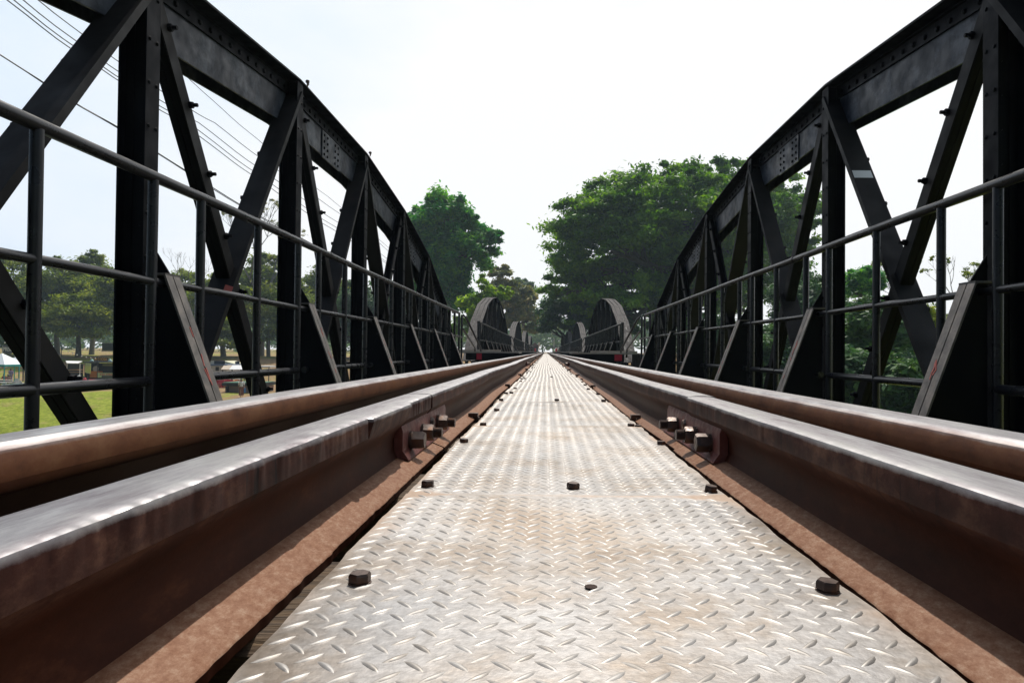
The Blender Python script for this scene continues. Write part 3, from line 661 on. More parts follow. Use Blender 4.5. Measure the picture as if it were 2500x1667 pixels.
# ------------------------------------------------------------------ tread plates
PX0, PX1, PLEN = -.190, .257, .868
def plate_mesh(v):
    r_ = random.Random(v); b = MB(); nx_, ny_ = 26, 44
    def hz(x, y):
        e = .0 + .0016 * math.sin(x * 9 + v) * math.sin(y * 7 + v * 2) + .0022 * noise.noise(Vector((x * 5, y * 5, v * 7.1)))
        return e
    def edge(y, s): return noise.noise(Vector((y * 18, s * 3.3, v))) * .0035 + noise.noise(Vector((y * 60, s * 5.3, v))) * .0015
    top = []
    for j in range(ny_ + 1):
        for i in range(nx_ + 1):
            x = PX0 + (PX1 - PX0) * i / nx_; y = PLEN * j / ny_
            if i == 0: x += edge(y, 1)
            if i == nx_: x += edge(y, 2)
            if j in (0, ny_): y += noise.noise(Vector((x * 25, j, v))) * .003
            top.append((x, y, -.1105 + hz(x, y) + .0035 * (y / PLEN)))
    n = nx_ + 1; fs = [(j * n + i, j * n + i + 1, (j + 1) * n + i + 1, (j + 1) * n + i) for j in range(ny_) for i in range(nx_)]
    b.add(top, fs)
    rim = [i for i in range(n)] + [j * n + nx_ for j in range(1, ny_ + 1)] + [ny_ * n + i for i in range(nx_ - 1, -1, -1)] + [j * n for j in range(ny_ - 1, 0, -1)]
    low = [(top[i][0], top[i][1], top[i][2] - .006) for i in rim]; m_ = len(rim)
    b.add([top[i] for i in rim] + low, [(k, (k + 1) % m_, m_ + (k + 1) % m_, m_ + k) for k in range(m_)] )
    # raised lugs, two directions, staggered
    a_, b_ = .0278, .0258; rows = int(PLEN / b_)
    for j in range(rows):
        for par in (0, 1):
            y = (j + .5 * par + .35) * b_
            if y > PLEN - .012 or y < .012: continue
            for i in range(18):
                x = PX0 + .006 + (i + .5 * par + .2) * a_
                if x > PX1 - .010: continue
                ang = R(45) if par == 0 else R(-45)
                L_ = .0114 * r_.uniform(.93, 1.05); w = .0027; h = .0012 * r_.uniform(.8, 1.1)
                ca, sa = math.cos(ang), math.sin(ang); z0 = -.1105 + hz(x, y) + .0035 * (y / PLEN) - .0001
                out = []
                for (u, v_) in ((-1, 0), (-.55, -.75), (0, -1), (.55, -.75), (1, 0), (.55, .75), (0, 1), (-.55, .75)):
                    uu = u * L_; vv = v_ * w + .0012 * (1 - u * u) * (1 if par else -1); out.append((x + uu * ca - vv * sa, y + uu * sa + vv * ca, z0))
                inn = []
                for (u, v_) in ((-.55, -.32), (0, -.45), (.55, -.32), (.55, .32), (0, .45), (-.55, .32)):
                    uu = u * L_; vv = v_ * w + .0012 * (1 - u * u) * (1 if par else -1); inn.append((x + uu * ca - vv * sa, y + uu * sa + vv * ca, z0 + h * (1 if abs(u) < .1 else .72)))
                b.add(out + inn, [(0, 1, 8), (1, 2, 9, 8), (2, 3, 10, 9), (3, 4, 10), (4, 5, 11), (5, 6, 12, 11), (6, 7, 13, 12), (7, 0, 13), (0, 8, 13), (4, 11, 10), (8, 9, 12, 13), (9, 10, 11, 12)], 1)
    return b.mesh('tread_plate_%d' % v, [M['plate'], M['lug']], smooth=50)
pms = [plate_mesh(v) for v in range(3)]
def bolt_mesh(v):
    b = MB(); b.tube([(0, 0, -.012), (0, 0, .0008)], .0098, 14, 0); b.hexa((0, 0, .0015), (v * .05, -.03 * v, 1), .0096, .0072, rot=v * .4 + .5, ch=.13); return b.mesh('bolt_%d' % v, M['boltsteel'], smooth=30)
bms = [bolt_mesh(v) for v in range(3)]
def hole_mesh():
    b = MB(); b.tube([(0, 0, .0005), (0, 0, .0009)], .0055, 12); return b.mesh('bolt_hole', M['hole'])
hm = hole_mesh()
near_bolts = {0: [(-.156, .508, 0), (.238, .500, 1), (.040, .502, 'h')], 1: [(-.170, .060, 0), (.044, .053, 1), (.243, .042, 2), (-.173, .53, 1), (.252, .52, 0), (-.15, -.03, 'h')], 2: [(-.165, .02, 0), (.235, .03, 1), (.25, .0, 2), (-.16, .46, 2)]}
y = .075
for k in range(int((YEND - 8) / .875)):
    o = bpy.data.objects.new('tread_plate', pms[k % 3]); C.objects.link(o)
    o.location = (r2.uniform(-.004, .004) if k else 0, y, r2.uniform(-.0015, .0015) if k else 0)
    if k > 3: o.rotation_euler = (r2.uniform(-.0015, .0015), 0, r2.uniform(-.004, .004))
    lab = {0: 'Nearest steel tread plate filling the foreground between the rails', 1: 'Second steel tread plate from the front, with a bolt at its middle'}.get(k, 'Steel tread plate farther along the walkway between the guard rails')
    tag(o, lab, 'tread plate', 'tread plates down the middle of the track')
    lst = near_bolts.get(k) or ([(-.165, .05, k % 3), (.238, .05, (k + 1) % 3), (.25, .46, k % 3)] + ([(.05, .06, 1)] if k % 3 == 0 else []) + ([(-.168, .46, 2), (-.15, .5, 1)] if k % 2 else []))
    if k < 45:
        for (bx_, by_, v) in lst:
            q = bpy.data.objects.new('bolt_hole' if v == 'h' else 'bolt', hm if v == 'h' else bms[v]); C.objects.link(q); q.parent = o
            q.location = (bx_ + (0 if k < 3 else r2.uniform(-.012, .012)), by_, -.1105 + .0035 * by_ / PLEN + .0006)
    y += .8745
# ------------------------------------------------------------------ white cables dangling on the second span
for side, pts in ((-1, [(1214, 741), (1212, 760), (1206, 775), (1196, 797)]),):
    b = MB(); b.tube([P(x, yy, 31.0) for x, yy in pts], .012, 6); tag(b.build('dangling_cable', M['whitecable'], None, base=tuple(P(1214, 741, 31))), 'Pale cable hanging in a curve inside the second left arch', 'cable')
b = MB(); b.tube([P(x, yy, 33.5) for x, yy in ((1222, 746), (1224, 760), (1229, 775))], .012, 6); tag(b.build('ribbon', M['whitecable'], None, base=tuple(P(1222, 746, 33.5))), 'Short pale ribbon hanging from the second left arch', 'ribbon')
# ------------------------------------------------------------------ overhead wires
wires = [([(0, 133), (300, 318), (659, 542), (1110, 772)], .013, 9.0), ([(5, 137), (300, 320), (659, 545), (1115, 778)], .011, 9.0)]
for i, (x0, s0) in enumerate(((12, 0), (28, 6), (52, 12), (90, 10))):
    wires.append(([(x0 + 3, 0), (x0 + 290 - i * 8, 205 - i * 3), (x0 + 433, 300), (x0 + 640, 452), (x0 + 800, 560), (1106 + i * 4, 742 + i * 8)], .010, 8.0 + .25 * i))
wires.append(([(204, 20), (440, 172), (628, 340), (800, 480), (1108, 735)], .009, 9.5))
lab_w = ['Thick lower overhead wire left of the bridge', 'Wire twisted beside the thick lower wire', 'Lowest wavy wire of the upper bundle left of the bridge', 'Second wire from below in the upper bundle', 'Third wire from below in the upper bundle', 'Fourth wavy wire in the upper bundle', 'Highest thin overhead wire left of the bridge']
for i, (px, r_, X_) in enumerate(wires):
    pts = []
    for (x, yy) in px:
        d = RM @ Vector((x - 1332, -(yy - 833.5), -F)); k = -X_ / d.x; pts.append(Vector((-X_, d.y * k, d.z * k + CZ)))
    d0 = (pts[0] - pts[1]).normalized(); pts = [pts[0] + d0 * 8] + pts
    # smooth interpolation
    fine = []
    for j in range(len(pts) - 1):
        p0 = pts[max(j - 1, 0)]; p1 = pts[j]; p2 = pts[j + 1]; p3 = pts[min(j + 2, len(pts) - 1)]
        for q in range(8):
            u = q / 8; w = p1 * (1 - u) + p2 * u; w.z += .04 * math.sin(3.14 * u) * -1; w.x += .012 * math.sin(j * 5 + q * 1.3 + i)
            fine.append(w)
    fine.append(pts[-1]); b = MB(); b.tube(fine, r_, 5); tag(b.build('overhead_wire', M['cable'], None, base=tuple(fine[0])), lab_w[i], 'wire', 'overhead wires')
# ------------------------------------------------------------------ trees
def leaves(lobes, n_clump, per, leaf, flat=.55, clump=.16, seed=0, shell=.55, up=.6, rng=None):
    rs = np.random.RandomState(seed); ws = np.array([l[1][0] * l[1][2] for l in lobes], float); ws /= ws.sum()
    cs = []; crs = []
    for (c, r), w in zip(lobes, ws):
        n = max(3, int(round(n_clump * w))); d = rs.normal(size=(n, 3)); d /= np.linalg.norm(d, axis=1)[:, None]
        d[:, 2] = np.where(d[:, 2] < -.35, -d[:, 2] * .6, d[:, 2])
        rad = shell + (1 - shell) * rs.rand(n) ** .6; cs.append(np.array(c) + d * rad[:, None] * np.array(r)); crs.append(np.full(n, (r[0] * r[2]) ** .5 * clump))
    cs = np.concatenate(cs); crs = np.concatenate(crs) * rs.uniform(.45, 1.5, len(cs))
    n = len(cs) * per; idx = np.repeat(np.arange(len(cs)), per)
    off = rs.normal(size=(n, 3)); nl = np.linalg.norm(off, axis=1)[:, None]; off = off * .52
    off[:, 2] = np.where(off[:, 2] < 0, off[:, 2] * .7, off[:, 2]); off *= crs[idx][:, None]; off[:, 2] *= flat
    cen = cs[idx] + off
    nrm = rs.normal(size=(n, 3)) * (1 - up) + np.array([0, 0, up]) + off / (crs[idx][:, None] + 1e-6) * .35; nrm /= np.linalg.norm(nrm, axis=1)[:, None]
    a = np.cross(nrm, rs.normal(size=(n, 3))); a /= np.linalg.norm(a, axis=1)[:, None]; bb = np.cross(nrm, a)
    s = leaf * rs.uniform(.55, 1.35, n)[:, None]
    v = np.stack([cen - a * s, cen - bb * s * .42 + a * s * .1, cen + a * s, cen + bb * s * .42 - a * s * .1], 1).reshape(-1, 3)
    tint = np.clip(.5 + (rs.rand(len(cs))[idx] - .5) * .65 + (rs.rand(n) - .5) * .55, 0, 1)
    return v, np.repeat(tint, 4), cs, crs
def crown_obj(v, tint, m, parent):
    me = bpy.data.meshes.new('crown'); n = len(v) // 4; base = np.array(parent_base(parent)); v = (v - base).astype(np.float32)
    me.vertices.add(len(v)); me.vertices.foreach_set('co', v.ravel()); me.loops.add(4 * n); me.loops.foreach_set('vertex_index', np.arange(4 * n, dtype=np.int32))
    me.polygons.add(n); me.polygons.foreach_set('loop_start', np.arange(0, 4 * n, 4, dtype=np.int32))
    try: me.polygons.foreach_set('loop_total', np.full(n, 4, dtype=np.int32))
    except Exception: pass
    at = me.attributes.new('tint', 'FLOAT', 'POINT'); at.data.foreach_set('value', tint.astype(np.float32))
    me.update(calc_edges=True); me.materials.append(m)
    o = bpy.data.objects.new('crown', me); C.objects.link(o); o.parent = parent; return o
def tree(label, cat, Y, lobes_px, m, bark, leaf=.3, n_clump=120, per=220, base=None, tr_r=.5, flat=.55, clump=.16, seed=1, shell=.55, up=.6, group=None, name='tree', ntw=40, depth=1.0, dY=None):
    lobes = []
    for i, (cx, cy, rx, ry) in enumerate(lobes_px):
        yy = Y + ((dY[i]) if dY else 0); c = P(cx, cy, yy); k = yy / F; lobes.append(((c.x, yy, c.z), (rx * k, rx * k * depth, ry * k)))
    cx = sum(l[0][0] for l in lobes) / len(lobes)
    bx_ = base[0] if base else cx; by_ = Y
    gzb = gz(bx_, by_) - .15
    t = thing(name, label, cat, (bx_, by_, gzb), group)
    v, tint, cs, crs = leaves(lobes, n_clump, per, leaf, flat, clump, seed, shell, up)
    crown_obj(v, tint, m, t)
    rs = random.Random(seed); b = MB(); main = lobes[0]; fork = Vector((bx_ * .5 + main[0][0] * .5, by_, max(gzb + 2, main[0][2] - main[1][2] * .75)))
    p0 = Vector((bx_, by_, gzb)); mid_ = p0.lerp(fork, .5) + Vector((rs.uniform(-.3, .3), 0, 0))
    b.tube([p0 - Vector((0, 0, .3)), p0 + Vector((0, 0, .4)), mid_, fork], [tr_r * 1.6, tr_r * 1.15, tr_r * .9, tr_r * .75], 10)
    for (c, r) in lobes:
        for j in range(3):
            h = Vector(c) + Vector((rs.uniform(-.35, .35) * r[0], rs.uniform(-.35, .35) * r[1], rs.uniform(-.5, .1) * r[2])); m1 = fork.lerp(h, .5) + Vector((rs.uniform(-.1, .1) * r[0], 0, -.06 * r[2]))
            b.tube([fork, m1, h], [tr_r * .6, tr_r * .38, tr_r * .22], 6)
            near_ = sorted(range(len(cs)), key=lambda q: (Vector(cs[q]) - h).length)[:max(3, ntw // (3 * len(lobes)))]
            for q in near_:
                e = Vector(cs[q]); s0 = m1.lerp(h, rs.random()); b.tube([s0, s0.lerp(e, .5) + Vector((0, 0, rs.uniform(-.05, .12) * r[2])), e], [tr_r * .17, tr_r * .1, tr_r * .04], 4, caps=False)
    b.build('trunk', bark, t, smooth=60)
    return t
LM = {
 'rain': leafmat('rain_tree_leaf', (0.047, 0.111, 0.018), (0.117, 0.248, 0.029), (0.248, 0.395, 0.052), .42),
 'bright': leafmat('broad_leaf', (0.030, 0.140, 0.040), (0.081, 0.281, 0.056), (0.255, 0.510, 0.075), .45, .5),
 'lime': leafmat('young_leaf', (0.147, 0.256, 0.028), (0.256, 0.404, 0.046), (0.440, 0.586, 0.091), .45),
 'olive': leafmat('olive_leaf', (0.116, 0.151, 0.046), (0.234, 0.245, 0.069), (0.442, 0.350, 0.116), .35),
 'park': leafmat('park_leaf', (0.081, 0.121, 0.021), (0.178, 0.236, 0.034), (0.345, 0.368, 0.063), .45),
 'dark': leafmat('dark_leaf', (0.031, 0.079, 0.031), (0.067, 0.146, 0.049), (0.146, 0.248, 0.067), .25),
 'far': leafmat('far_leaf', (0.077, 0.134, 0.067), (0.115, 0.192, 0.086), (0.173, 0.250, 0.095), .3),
}
# right: the huge rain tree
tree('Huge domed rain tree with dark spreading crown right of the track', 'tree', 88,
     [(1640, 560, 250, 145), (1500, 600, 175, 170), (1850, 560, 150, 130), (1400, 700, 85, 95), (1560, 760, 190, 90), (1780, 720, 200, 130), (1750, 440, 120, 55), (1600, 690, 260, 130), (1640, 500, 230, 80), (1880, 530, 120, 110), (1800, 620, 180, 110)],
     LM['rain'], M['bark'], leaf=.30, n_clump=1400, per=220, base=(20, 0), tr_r=1.1, flat=.6, clump=.125, seed=11, shell=.35, ntw=240, up=.55, dY=[0, -2, 4, 4, -4, 2, 6, 8, 3, 3, 6])
tree('Dark green tree filling in below the domed rain tree, right of the track', 'tree', 100, [(1395, 775, 75, 80), (1480, 800, 90, 60), (1350, 800, 30, 45)], LM['dark'], M['bark'], leaf=.32, n_clump=160, per=260, seed=12, tr_r=.5, clump=.22)
tree('Tall dense broadleaf tree, bright green, left of the far arches', 'tree', 95,
     [(1075, 555, 78, 82), (1185, 600, 42, 70), (1110, 640, 95, 80), (1080, 730, 75, 80), (1150, 560, 40, 40), (1030, 600, 45, 95), (1095, 520, 55, 48), (1060, 700, 85, 110)],
     LM['bright'], M['bark'], leaf=.33, n_clump=420, per=260, seed=21, tr_r=.7, clump=.19, flat=.85, shell=.3, ntw=120)
tree('Small lime green tree in front of the tall dense one on the left', 'tree', 80, [(1165, 750, 50, 42), (1215, 725, 44, 34), (1150, 800, 45, 50), (1183, 695, 26, 28)], LM['lime'], M['bark'], leaf=.24, n_clump=110, per=150, seed=22, tr_r=.25, clump=.2, flat=.7, shell=.4)
tree('Olive and rusty tinged tree leaning over the far end of the bridge, left', 'tree', 130, [(1240, 740, 60, 60), (1225, 670, 32, 25), (1270, 790, 45, 55), (1285, 735, 25, 30)], LM['olive'], M['bark'], leaf=.42, n_clump=220, per=200, seed=23, tr_r=.6, clump=.2)
tree('Grey green tree behind the olive tinged one on the left', 'tree', 170, [(1270, 715, 30, 38), (1292, 720, 20, 40)], LM['far'], M['bark'], leaf=.5, n_clump=70, per=150, seed=24, tr_r=.5, clump=.2)
for i, (cx, cy, rx, ry, Y) in enumerate([(1325, 812, 26, 35, 330), (1352, 800, 28, 48, 300), (1295, 820, 24, 40, 310), (1310, 790, 22, 30, 340), (1375, 815, 26, 40, 280)]):
    tree(['Hazy round tree right at the vanishing point', 'Hazy tree just right of the vanishing point, taller than its neighbours', 'Hazy low tree left of the vanishing point', 'Hazy far tree rising behind the low one at the end of the track', 'Hazy tree at the end of the track under the rain tree'][i], 'tree', Y, [(cx, cy, rx, ry)], LM['far'], M['bark'], leaf=.9, n_clump=60, per=130, seed=30 + i, tr_r=.4, clump=.24, group='hazy trees at the end of the track')
# left park row
row = [(20, 730, 95, 115, 112, 'park'), (140, 715, 85, 100, 110, 'park'), (225, 690, 55, 85, 118, 'park'), (190, 775, 85, 70, 104, 'park'), (285, 740, 50, 90, 108, 'park'), (-60, 760, 90, 130, 100, 'dark'),
       (440, 725, 85, 75, 120, 'park'), (545, 735, 75, 85, 112, 'park'), (640, 700, 60, 100, 118, 'park'), (500, 810, 80, 50, 106, 'park'), (700, 760, 75, 95, 110, 'park'), (790, 720, 60, 100, 120, 'park'), (860, 770, 70, 90, 108, 'dark'), (940, 760, 70, 90, 112, 'dark')]
rl = ['at the far left edge, behind the blue tents', 'with a gap in its crown, behind the dark angled bar', 'tallest at the left, its top above the middle rail', 'low and broad behind the food stall', 'just left of the nearest post', 'beyond the left edge of the picture',
      'flat topped, right of the nearest post', 'in the second opening of the left truss', 'tall and thin crowned, in the second opening of the left truss', 'low and broad behind the white shop roofs', 'seen through the third opening of the left truss', 'thin crowned, beyond the third opening of the left truss', 'dark, behind the handrail toward the far end', 'dark, just left of the tall dense broadleaf tree']
for i, (cx, cy, rx, ry, Y, mk) in enumerate(row):
    b0 = P(cx, 860, Y)
    tree('Park tree ' + rl[i], 'tree', Y, [(cx, cy, rx, ry * .8), (cx - rx * .45, cy + ry * .3, rx * .6, ry * .5), (cx + rx * .5, cy + ry * .15, rx * .55, ry * .5), (cx + rx * .1, cy - ry * .6, rx * .5, ry * .35), (cx, cy + ry * .6, rx * 1.1, ry * .4)], LM[mk], M['palebark'] if i % 3 else M['bark'], leaf=.27, n_clump=190, per=150, seed=50 + i, tr_r=.38, clump=.24, flat=.6, shell=.2, ntw=60, group='park trees on the left bank')
# right bank trees
rb = [(1950, 740, 70, 90, 50, 'dark', 'Dark crown filling the gap beside the third right post'), (2190, 830, 95, 120, 38, 'park', 'Olive tinged bush below the bare tree on the right bank'), (2070, 930, 110, 90, 30, 'dark', 'Low dark shrub just above the right rail, left of the bigger shrub'),
      (2230, 950, 110, 90, 27, 'dark', 'Big low dark shrub above the right rail'), (2400, 930, 90, 110, 33, 'park', 'Leafy shrub between the near brace and the right edge'),
      (2010, 800, 95, 130, 44, 'dark', 'Dense dark tree below the handrail, right of the rain tree'), (2120, 850, 100, 140, 34, 'dark', 'Dark leafy tree low on the right bank, seen through the crossing bars'),
      (2110, 690, 45, 45, 52, 'bright', 'Small bright topped tree above the dark leafy trees on the right bank'), (1900, 880, 110, 110, 40, 'dark', 'Low bushy tree behind the braces of the right truss'),
      (2330, 850, 60, 90, 46, 'park', 'Thin leafy tree near the right edge, beside the bare tree'), (2480, 900, 90, 110, 40, 'dark', 'Dark bush at the right edge, behind the near post'), (1760, 850, 100, 90, 52, 'dark', 'Dark tree behind the middle of the right truss')]
for i, (cx, cy, rx, ry, Y, mk, lab) in enumerate(rb):
    tree(lab, 'tree', Y, [(cx, cy, rx, ry * .85), (cx - rx * .3, cy + ry * .5, rx * .8, ry * .6), (cx + rx * .45, cy + ry * .2, rx * .55, ry * .55)], LM[mk], M['bark'], leaf=.16, n_clump=190, per=230, seed=80 + i, tr_r=.25, clump=.2, flat=.8, shell=.4, group='trees on the right bank')
def bare_tree(label, Y, px, py_top, r0, seed, sparse=None):
    rs = random.Random(seed); base = P(px, 860, Y); g = gz(base.x, Y); top = P(px, py_top, Y).z
    t = thing('bare_tree', label, 'tree', (base.x, Y, g)); b = MB(); tips = []
    def grow(p, d, L_, r, lev):
        q = p + d * L_; mid_ = p.lerp(q, .5) + Vector((rs.uniform(-.06, .06), 0, rs.uniform(-.04, .04))) * L_
        b.tube([p, mid_, q], [r, r * .85, r * .68], 5 if lev < 2 else 3, caps=False)
        if lev >= 6 or r < .008: tips.append(q); return
        for k in range(rs.choice((2, 2, 3))):
            nd = (d + Vector((rs.uniform(-.75, .75), rs.uniform(-.6, .6), rs.uniform(-.15, .55)))).normalized(); grow(q, nd, L_ * rs.uniform(.62, .82), r * .64, lev + 1)
    H = top - g; grow(Vector((base.x, Y, g - .2)), Vector((.03, 0, 1)), H * .38, r0, 0); b.build('trunk', M['palebark'], t, smooth=60)
    if sparse:
        lb = [(tuple(q), (.5, .5, .35)) for q in rs.sample(tips, min(len(tips), 40))]; v, ti, _, _ = leaves(lb, len(lb), 26, .13, .7, .5, seed, .2); crown_obj(v, ti, sparse, t)
bare_tree('Nearly bare pale tree with thin branches against the sky near the right edge', 60, 2310, 655, .22, 5, LM['park'])
bare_tree('Leafless spindly crown rising above the park trees on the left', 110, 655, 570, .35, 8, LM['olive'])
bare_tree('Small bare twiggy tree above the flat topped park tree', 112, 475, 668, .22, 9, None)
# far wood along the horizon (one mass nobody could count)
lob = []
rs_ = random.Random(4)
for i in range(170):
    a = -84 + 168 * i / 169; Y = 240; x = math.tan(R(a * .97)) * Y
    if abs(x) > 1500: continue
    lob.append(((x + rs_.uniform(-4, 4), Y + rs_.uniform(-20, 50), 2.0 + rs_.uniform(0, 3)), (12 + abs(x) * .05, 9, 6.5 + rs_.uniform(0, 4))))
for x in range(-170, -20, 9): lob.append(((x, 165 + rs_.uniform(-8, 8), 1.5), (8, 5, 4 + rs_.uniform(0, 2))))
v, ti, _, _ = leaves(lob, 2600, 60, .95, .8, .42, 77, .15)
fw = bpy.data.objects.new('far_wood', None); tmp = thing('tmp', 'x', 'x'); fo = crown_obj(v, ti, LM['far'], tmp); fo.parent = None; fo.name = 'far_wood'; bpy.data.objects.remove(tmp)
tag(fo, 'Hazy band of far woodland along the horizon', 'woodland', None, 'stuff')
# undergrowth on the right bank
lob = [((rs_.uniform(8, 60), rs_.uniform(12, 95), -4.2), (3.2, 3.2, 1.8)) for _ in range(230)]
v, ti, _, _ = leaves(lob, 900, 100, .2, .7, .5, 78, .3)
tmp = thing('tmp', 'x', 'x'); fo = crown_obj(v, ti, LM['dark'], tmp); fo.parent = None; fo.name = 'undergrowth'; bpy.data.objects.remove(tmp)
tag(fo, 'Dark green undergrowth covering the right bank', 'undergrowth', None, 'stuff')
# ------------------------------------------------------------------ people
def cmat(name, c, r=.8): return bpy.data.materials.get(name) or mat(name, c, r)
SKIN = mat('skin', (.30, .17, .11), .6); HAIR = mat('black_hair', (.012, .010, .010), .5)
def person(label, loc, yaw, h, pose, top, legs_m, hair=HAIR, hat=None, group=None, skirt=False, bag=None):
    k = h / 1.7; t = thing('person', label, 'person', loc, group); t.rotation_euler = (0, 0, yaw)
    sit = pose == 'sit'; zp = .50 if sit else .95
    J = {'pel': (0, 0, zp), 'spi': (0, .01, zp + .22), 'che': (0, .02 if not sit else .06, zp + .42), 'nec': (0, .03 if not sit else .10, zp + .56), 'hed': (0, .05 if not sit else .13, zp + .66), 'top': (0, .04 if not sit else .13, zp + .74)}
    E = [('pel', 'spi'), ('spi', 'che'), ('che', 'nec'), ('nec', 'hed'), ('hed', 'top')]; RR = {'pel': .13, 'spi': .12, 'che': .14, 'nec': .052, 'hed': .085, 'top': .07}
    J['nos'] = (0, J['hed'][1] + .105, J['hed'][2] - .01); E.append(('hed', 'nos')); RR['nos'] = .014
    for s in (-1, 1):
        S_ = 'LR'[s > 0]; sw = s * .16 if pose == 'walk' else 0
        J['ear' + S_] = (s * .088, J['hed'][1], J['hed'][2]); RR['ear' + S_] = .016; E.append(('hed', 'ear' + S_))
        J['sho' + S_] = (s * .19, J['che'][1], zp + .47); RR['sho' + S_] = .058; E.append(('che', 'sho' + S_))
        if sit: el, wr = (s * .24, .16, zp + .24), (s * .14, .38, zp + .28)
        else: el, wr = (s * .24, -sw * .4, zp + .20), (s * .23, .08 - sw, zp - .03)
        J['elb' + S_] = el; J['wri' + S_] = wr; RR['elb' + S_] = .042; RR['wri' + S_] = .028; E += [('sho' + S_, 'elb' + S_), ('elb' + S_, 'wri' + S_)]
        d = (Vector(wr) - Vector(el)).normalized(); pm = Vector(wr) + d * .075; J['pal' + S_] = tuple(pm); RR['pal' + S_] = .030; E.append(('wri' + S_, 'pal' + S_))
        side = d.cross(Vector((s, 0, 0))).normalized()
        for q, (o, l) in enumerate(((-.03, .065), (-.010, .080), (.010, .075), (.028, .055))):
            a = pm + side * o + d * l * .5; e = pm + side * o * 1.1 + d * l + Vector((-s * .015, 0, 0)); n1 = 'f%d%s' % (q, S_)
            J[n1] = tuple(a); J[n1 + 'e'] = tuple(e); RR[n1] = .009; RR[n1 + 'e'] = .008; E += [('pal' + S_, n1), (n1, n1 + 'e')]
        tb = Vector(wr) + d * .035 - side * .045; J['th' + S_] = tuple(tb); RR['th' + S_] = .010; te = tb + d * .04 - side * .012; J['te' + S_] = tuple(te); RR['te' + S_] = .009; E += [('wri' + S_, 'th' + S_), ('th' + S_, 'te' + S_)]
        if sit: kn, an = (s * .11, .42, .48), (s * .11, .40, .08)
        else: kn, an = (s * .10, .06 + sw * .9, .50), (s * .10, sw * 1.5 - .03, .085)
        J['hip' + S_] = (s * .09, 0, zp - .02); J['kne' + S_] = kn; J['ank' + S_] = an; J['toe' + S_] = (an[0], an[1] + .16, .03)
        RR.update({'hip' + S_: .09, 'kne' + S_: .06, 'ank' + S_: .038, 'toe' + S_: .032}); E += [('pel', 'hip' + S_), ('hip' + S_, 'kne' + S_), ('kne' + S_, 'ank' + S_), ('ank' + S_, 'toe' + S_)]
    names = list(J); me = bpy.data.meshes.new('body'); me.from_pydata([tuple(Vector(J[n]) * k) for n in names], [(names.index(a), names.index(b)) for a, b in E], [])
    o = bpy.data.objects.new('body', me); C.objects.link(o); o.modifiers.new('skin', 'SKIN'); lay = me.skin_vertices[0] if me.skin_vertices else None
    if lay is None:
        bpy.context.view_layer.objects.active = o; lay = me.skin_vertices.new() if hasattr(me.skin_vertices, 'new') else None
    if lay is not None:
        for i, n in enumerate(names): lay.data[i].radius = (RR[n] * k,) * 2; lay.data[i].use_root = n == 'pel'
    sb = o.modifiers.new('sub', 'SUBSURF'); sb.levels = 1; sb.render_levels = 1
    dg = bpy.context.evaluated_depsgraph_get(); m2 = bpy.data.meshes.new_from_object(o.evaluated_get(dg)); o.modifiers.clear(); o.data = m2
    m2.materials.clear(); m2.materials.append(SKIN); m2.polygons.foreach_set('use_smooth', [True] * len(m2.polygons)); o.parent = t
    V = lambda n: Vector(J[n]) * k
    def cloth(name, m, tubes):
        b = MB()
        for pts, rr in tubes: b.tube(pts, [r * k for r in rr], 10)
        q = bpy.data.objects.new(name, b.mesh(name, m, smooth=60)); C.objects.link(q); q.parent = t; return q
    up = Vector((0, 0, 1)) * k
    tor = [V('pel') - up * .06, V('spi'), V('che'), V('che') + up * .09, V('nec') - up * .03]
    cloth('shirt', top, [(tor, [.165, .155, .18, .13, .07])] + [([V('sho' + s_) + Vector((0, 0, .01)), V('sho' + s_).lerp(V('elb' + s_), .9)], [.078, .062]) for s_ in 'LR'] + [([V('sho' + s_).lerp(V('che'), .7), V('sho' + s_)], [.09, .08]) for s_ in 'LR'])
    if skirt: cloth('skirt', legs_m, [([V('pel') + up * .08, V('pel') - up * .15, V('pel') - up * .75], [.16, .20, .24])])
    else: cloth('trousers', legs_m, [([V('pel') + up * .05, V('hip' + s_) - up * .03, V('kne' + s_), V('ank' + s_) + up * .04], [.13, .112, .082, .06]) for s_ in 'LR'])
    b = MB(); c = V('hed') + Vector((0, -.012, .028)) * k
    b.tube([c - up * .07 - Vector((0, .03, 0)) * k, c, c + up * .05, c + up * .085], [.085 * k, .102 * k, .092 * k, .04 * k], 12)
    q = bpy.data.objects.new('hair', b.mesh('hair', hair, smooth=70)); C.objects.link(q); q.parent = t
    if hat:
        b = MB(); b.tube([c + up * .03, c + up * .045, c + up * .06, c + up * .12, c + up * .135], [.19 * k, .19 * k, .11 * k, .095 * k, .03 * k], 14)
        q = bpy.data.objects.new('hat', b.mesh('hat', hat, smooth=50)); C.objects.link(q); q.parent = t
    if bag:
        b = MB(); b.box(-.36 * k, -.22 * k, -.16 * k, .16 * k, .42 * k, .86 * k); b.tube([(-.29 * k, .1 * k, .86 * k), (-.22 * k, 0, 1.36 * k), (-.29 * k, -.1 * k, .86 * k)], .014 * k, 6)
        q = bpy.data.objects.new('shoulder_bag', b.mesh('shoulder_bag', bag)); C.objects.link(q); tag(q, 'Blue bag hanging beside the skirted person on the bank', 'bag'); q.location = loc; q.rotation_euler = (0, 0, yaw)
    return t
white = mat('white_cloth', (.72, .72, .70), .8); red = mat('red_cloth', (.55, .03, .06), .7); pink = mat('pink_cloth', (.6, .35, .35), .8); navy = mat('navy_paint', (.018, .024, .045), .5)
brown = mat('brown_cloth', (.20, .075, .05), .8); blue = mat('blue_cloth', (.08, .22, .5), .7); purple = mat('lilac_cloth', (.25, .22, .42), .8); denim = mat('dark_denim', (.03, .04, .07), .8)
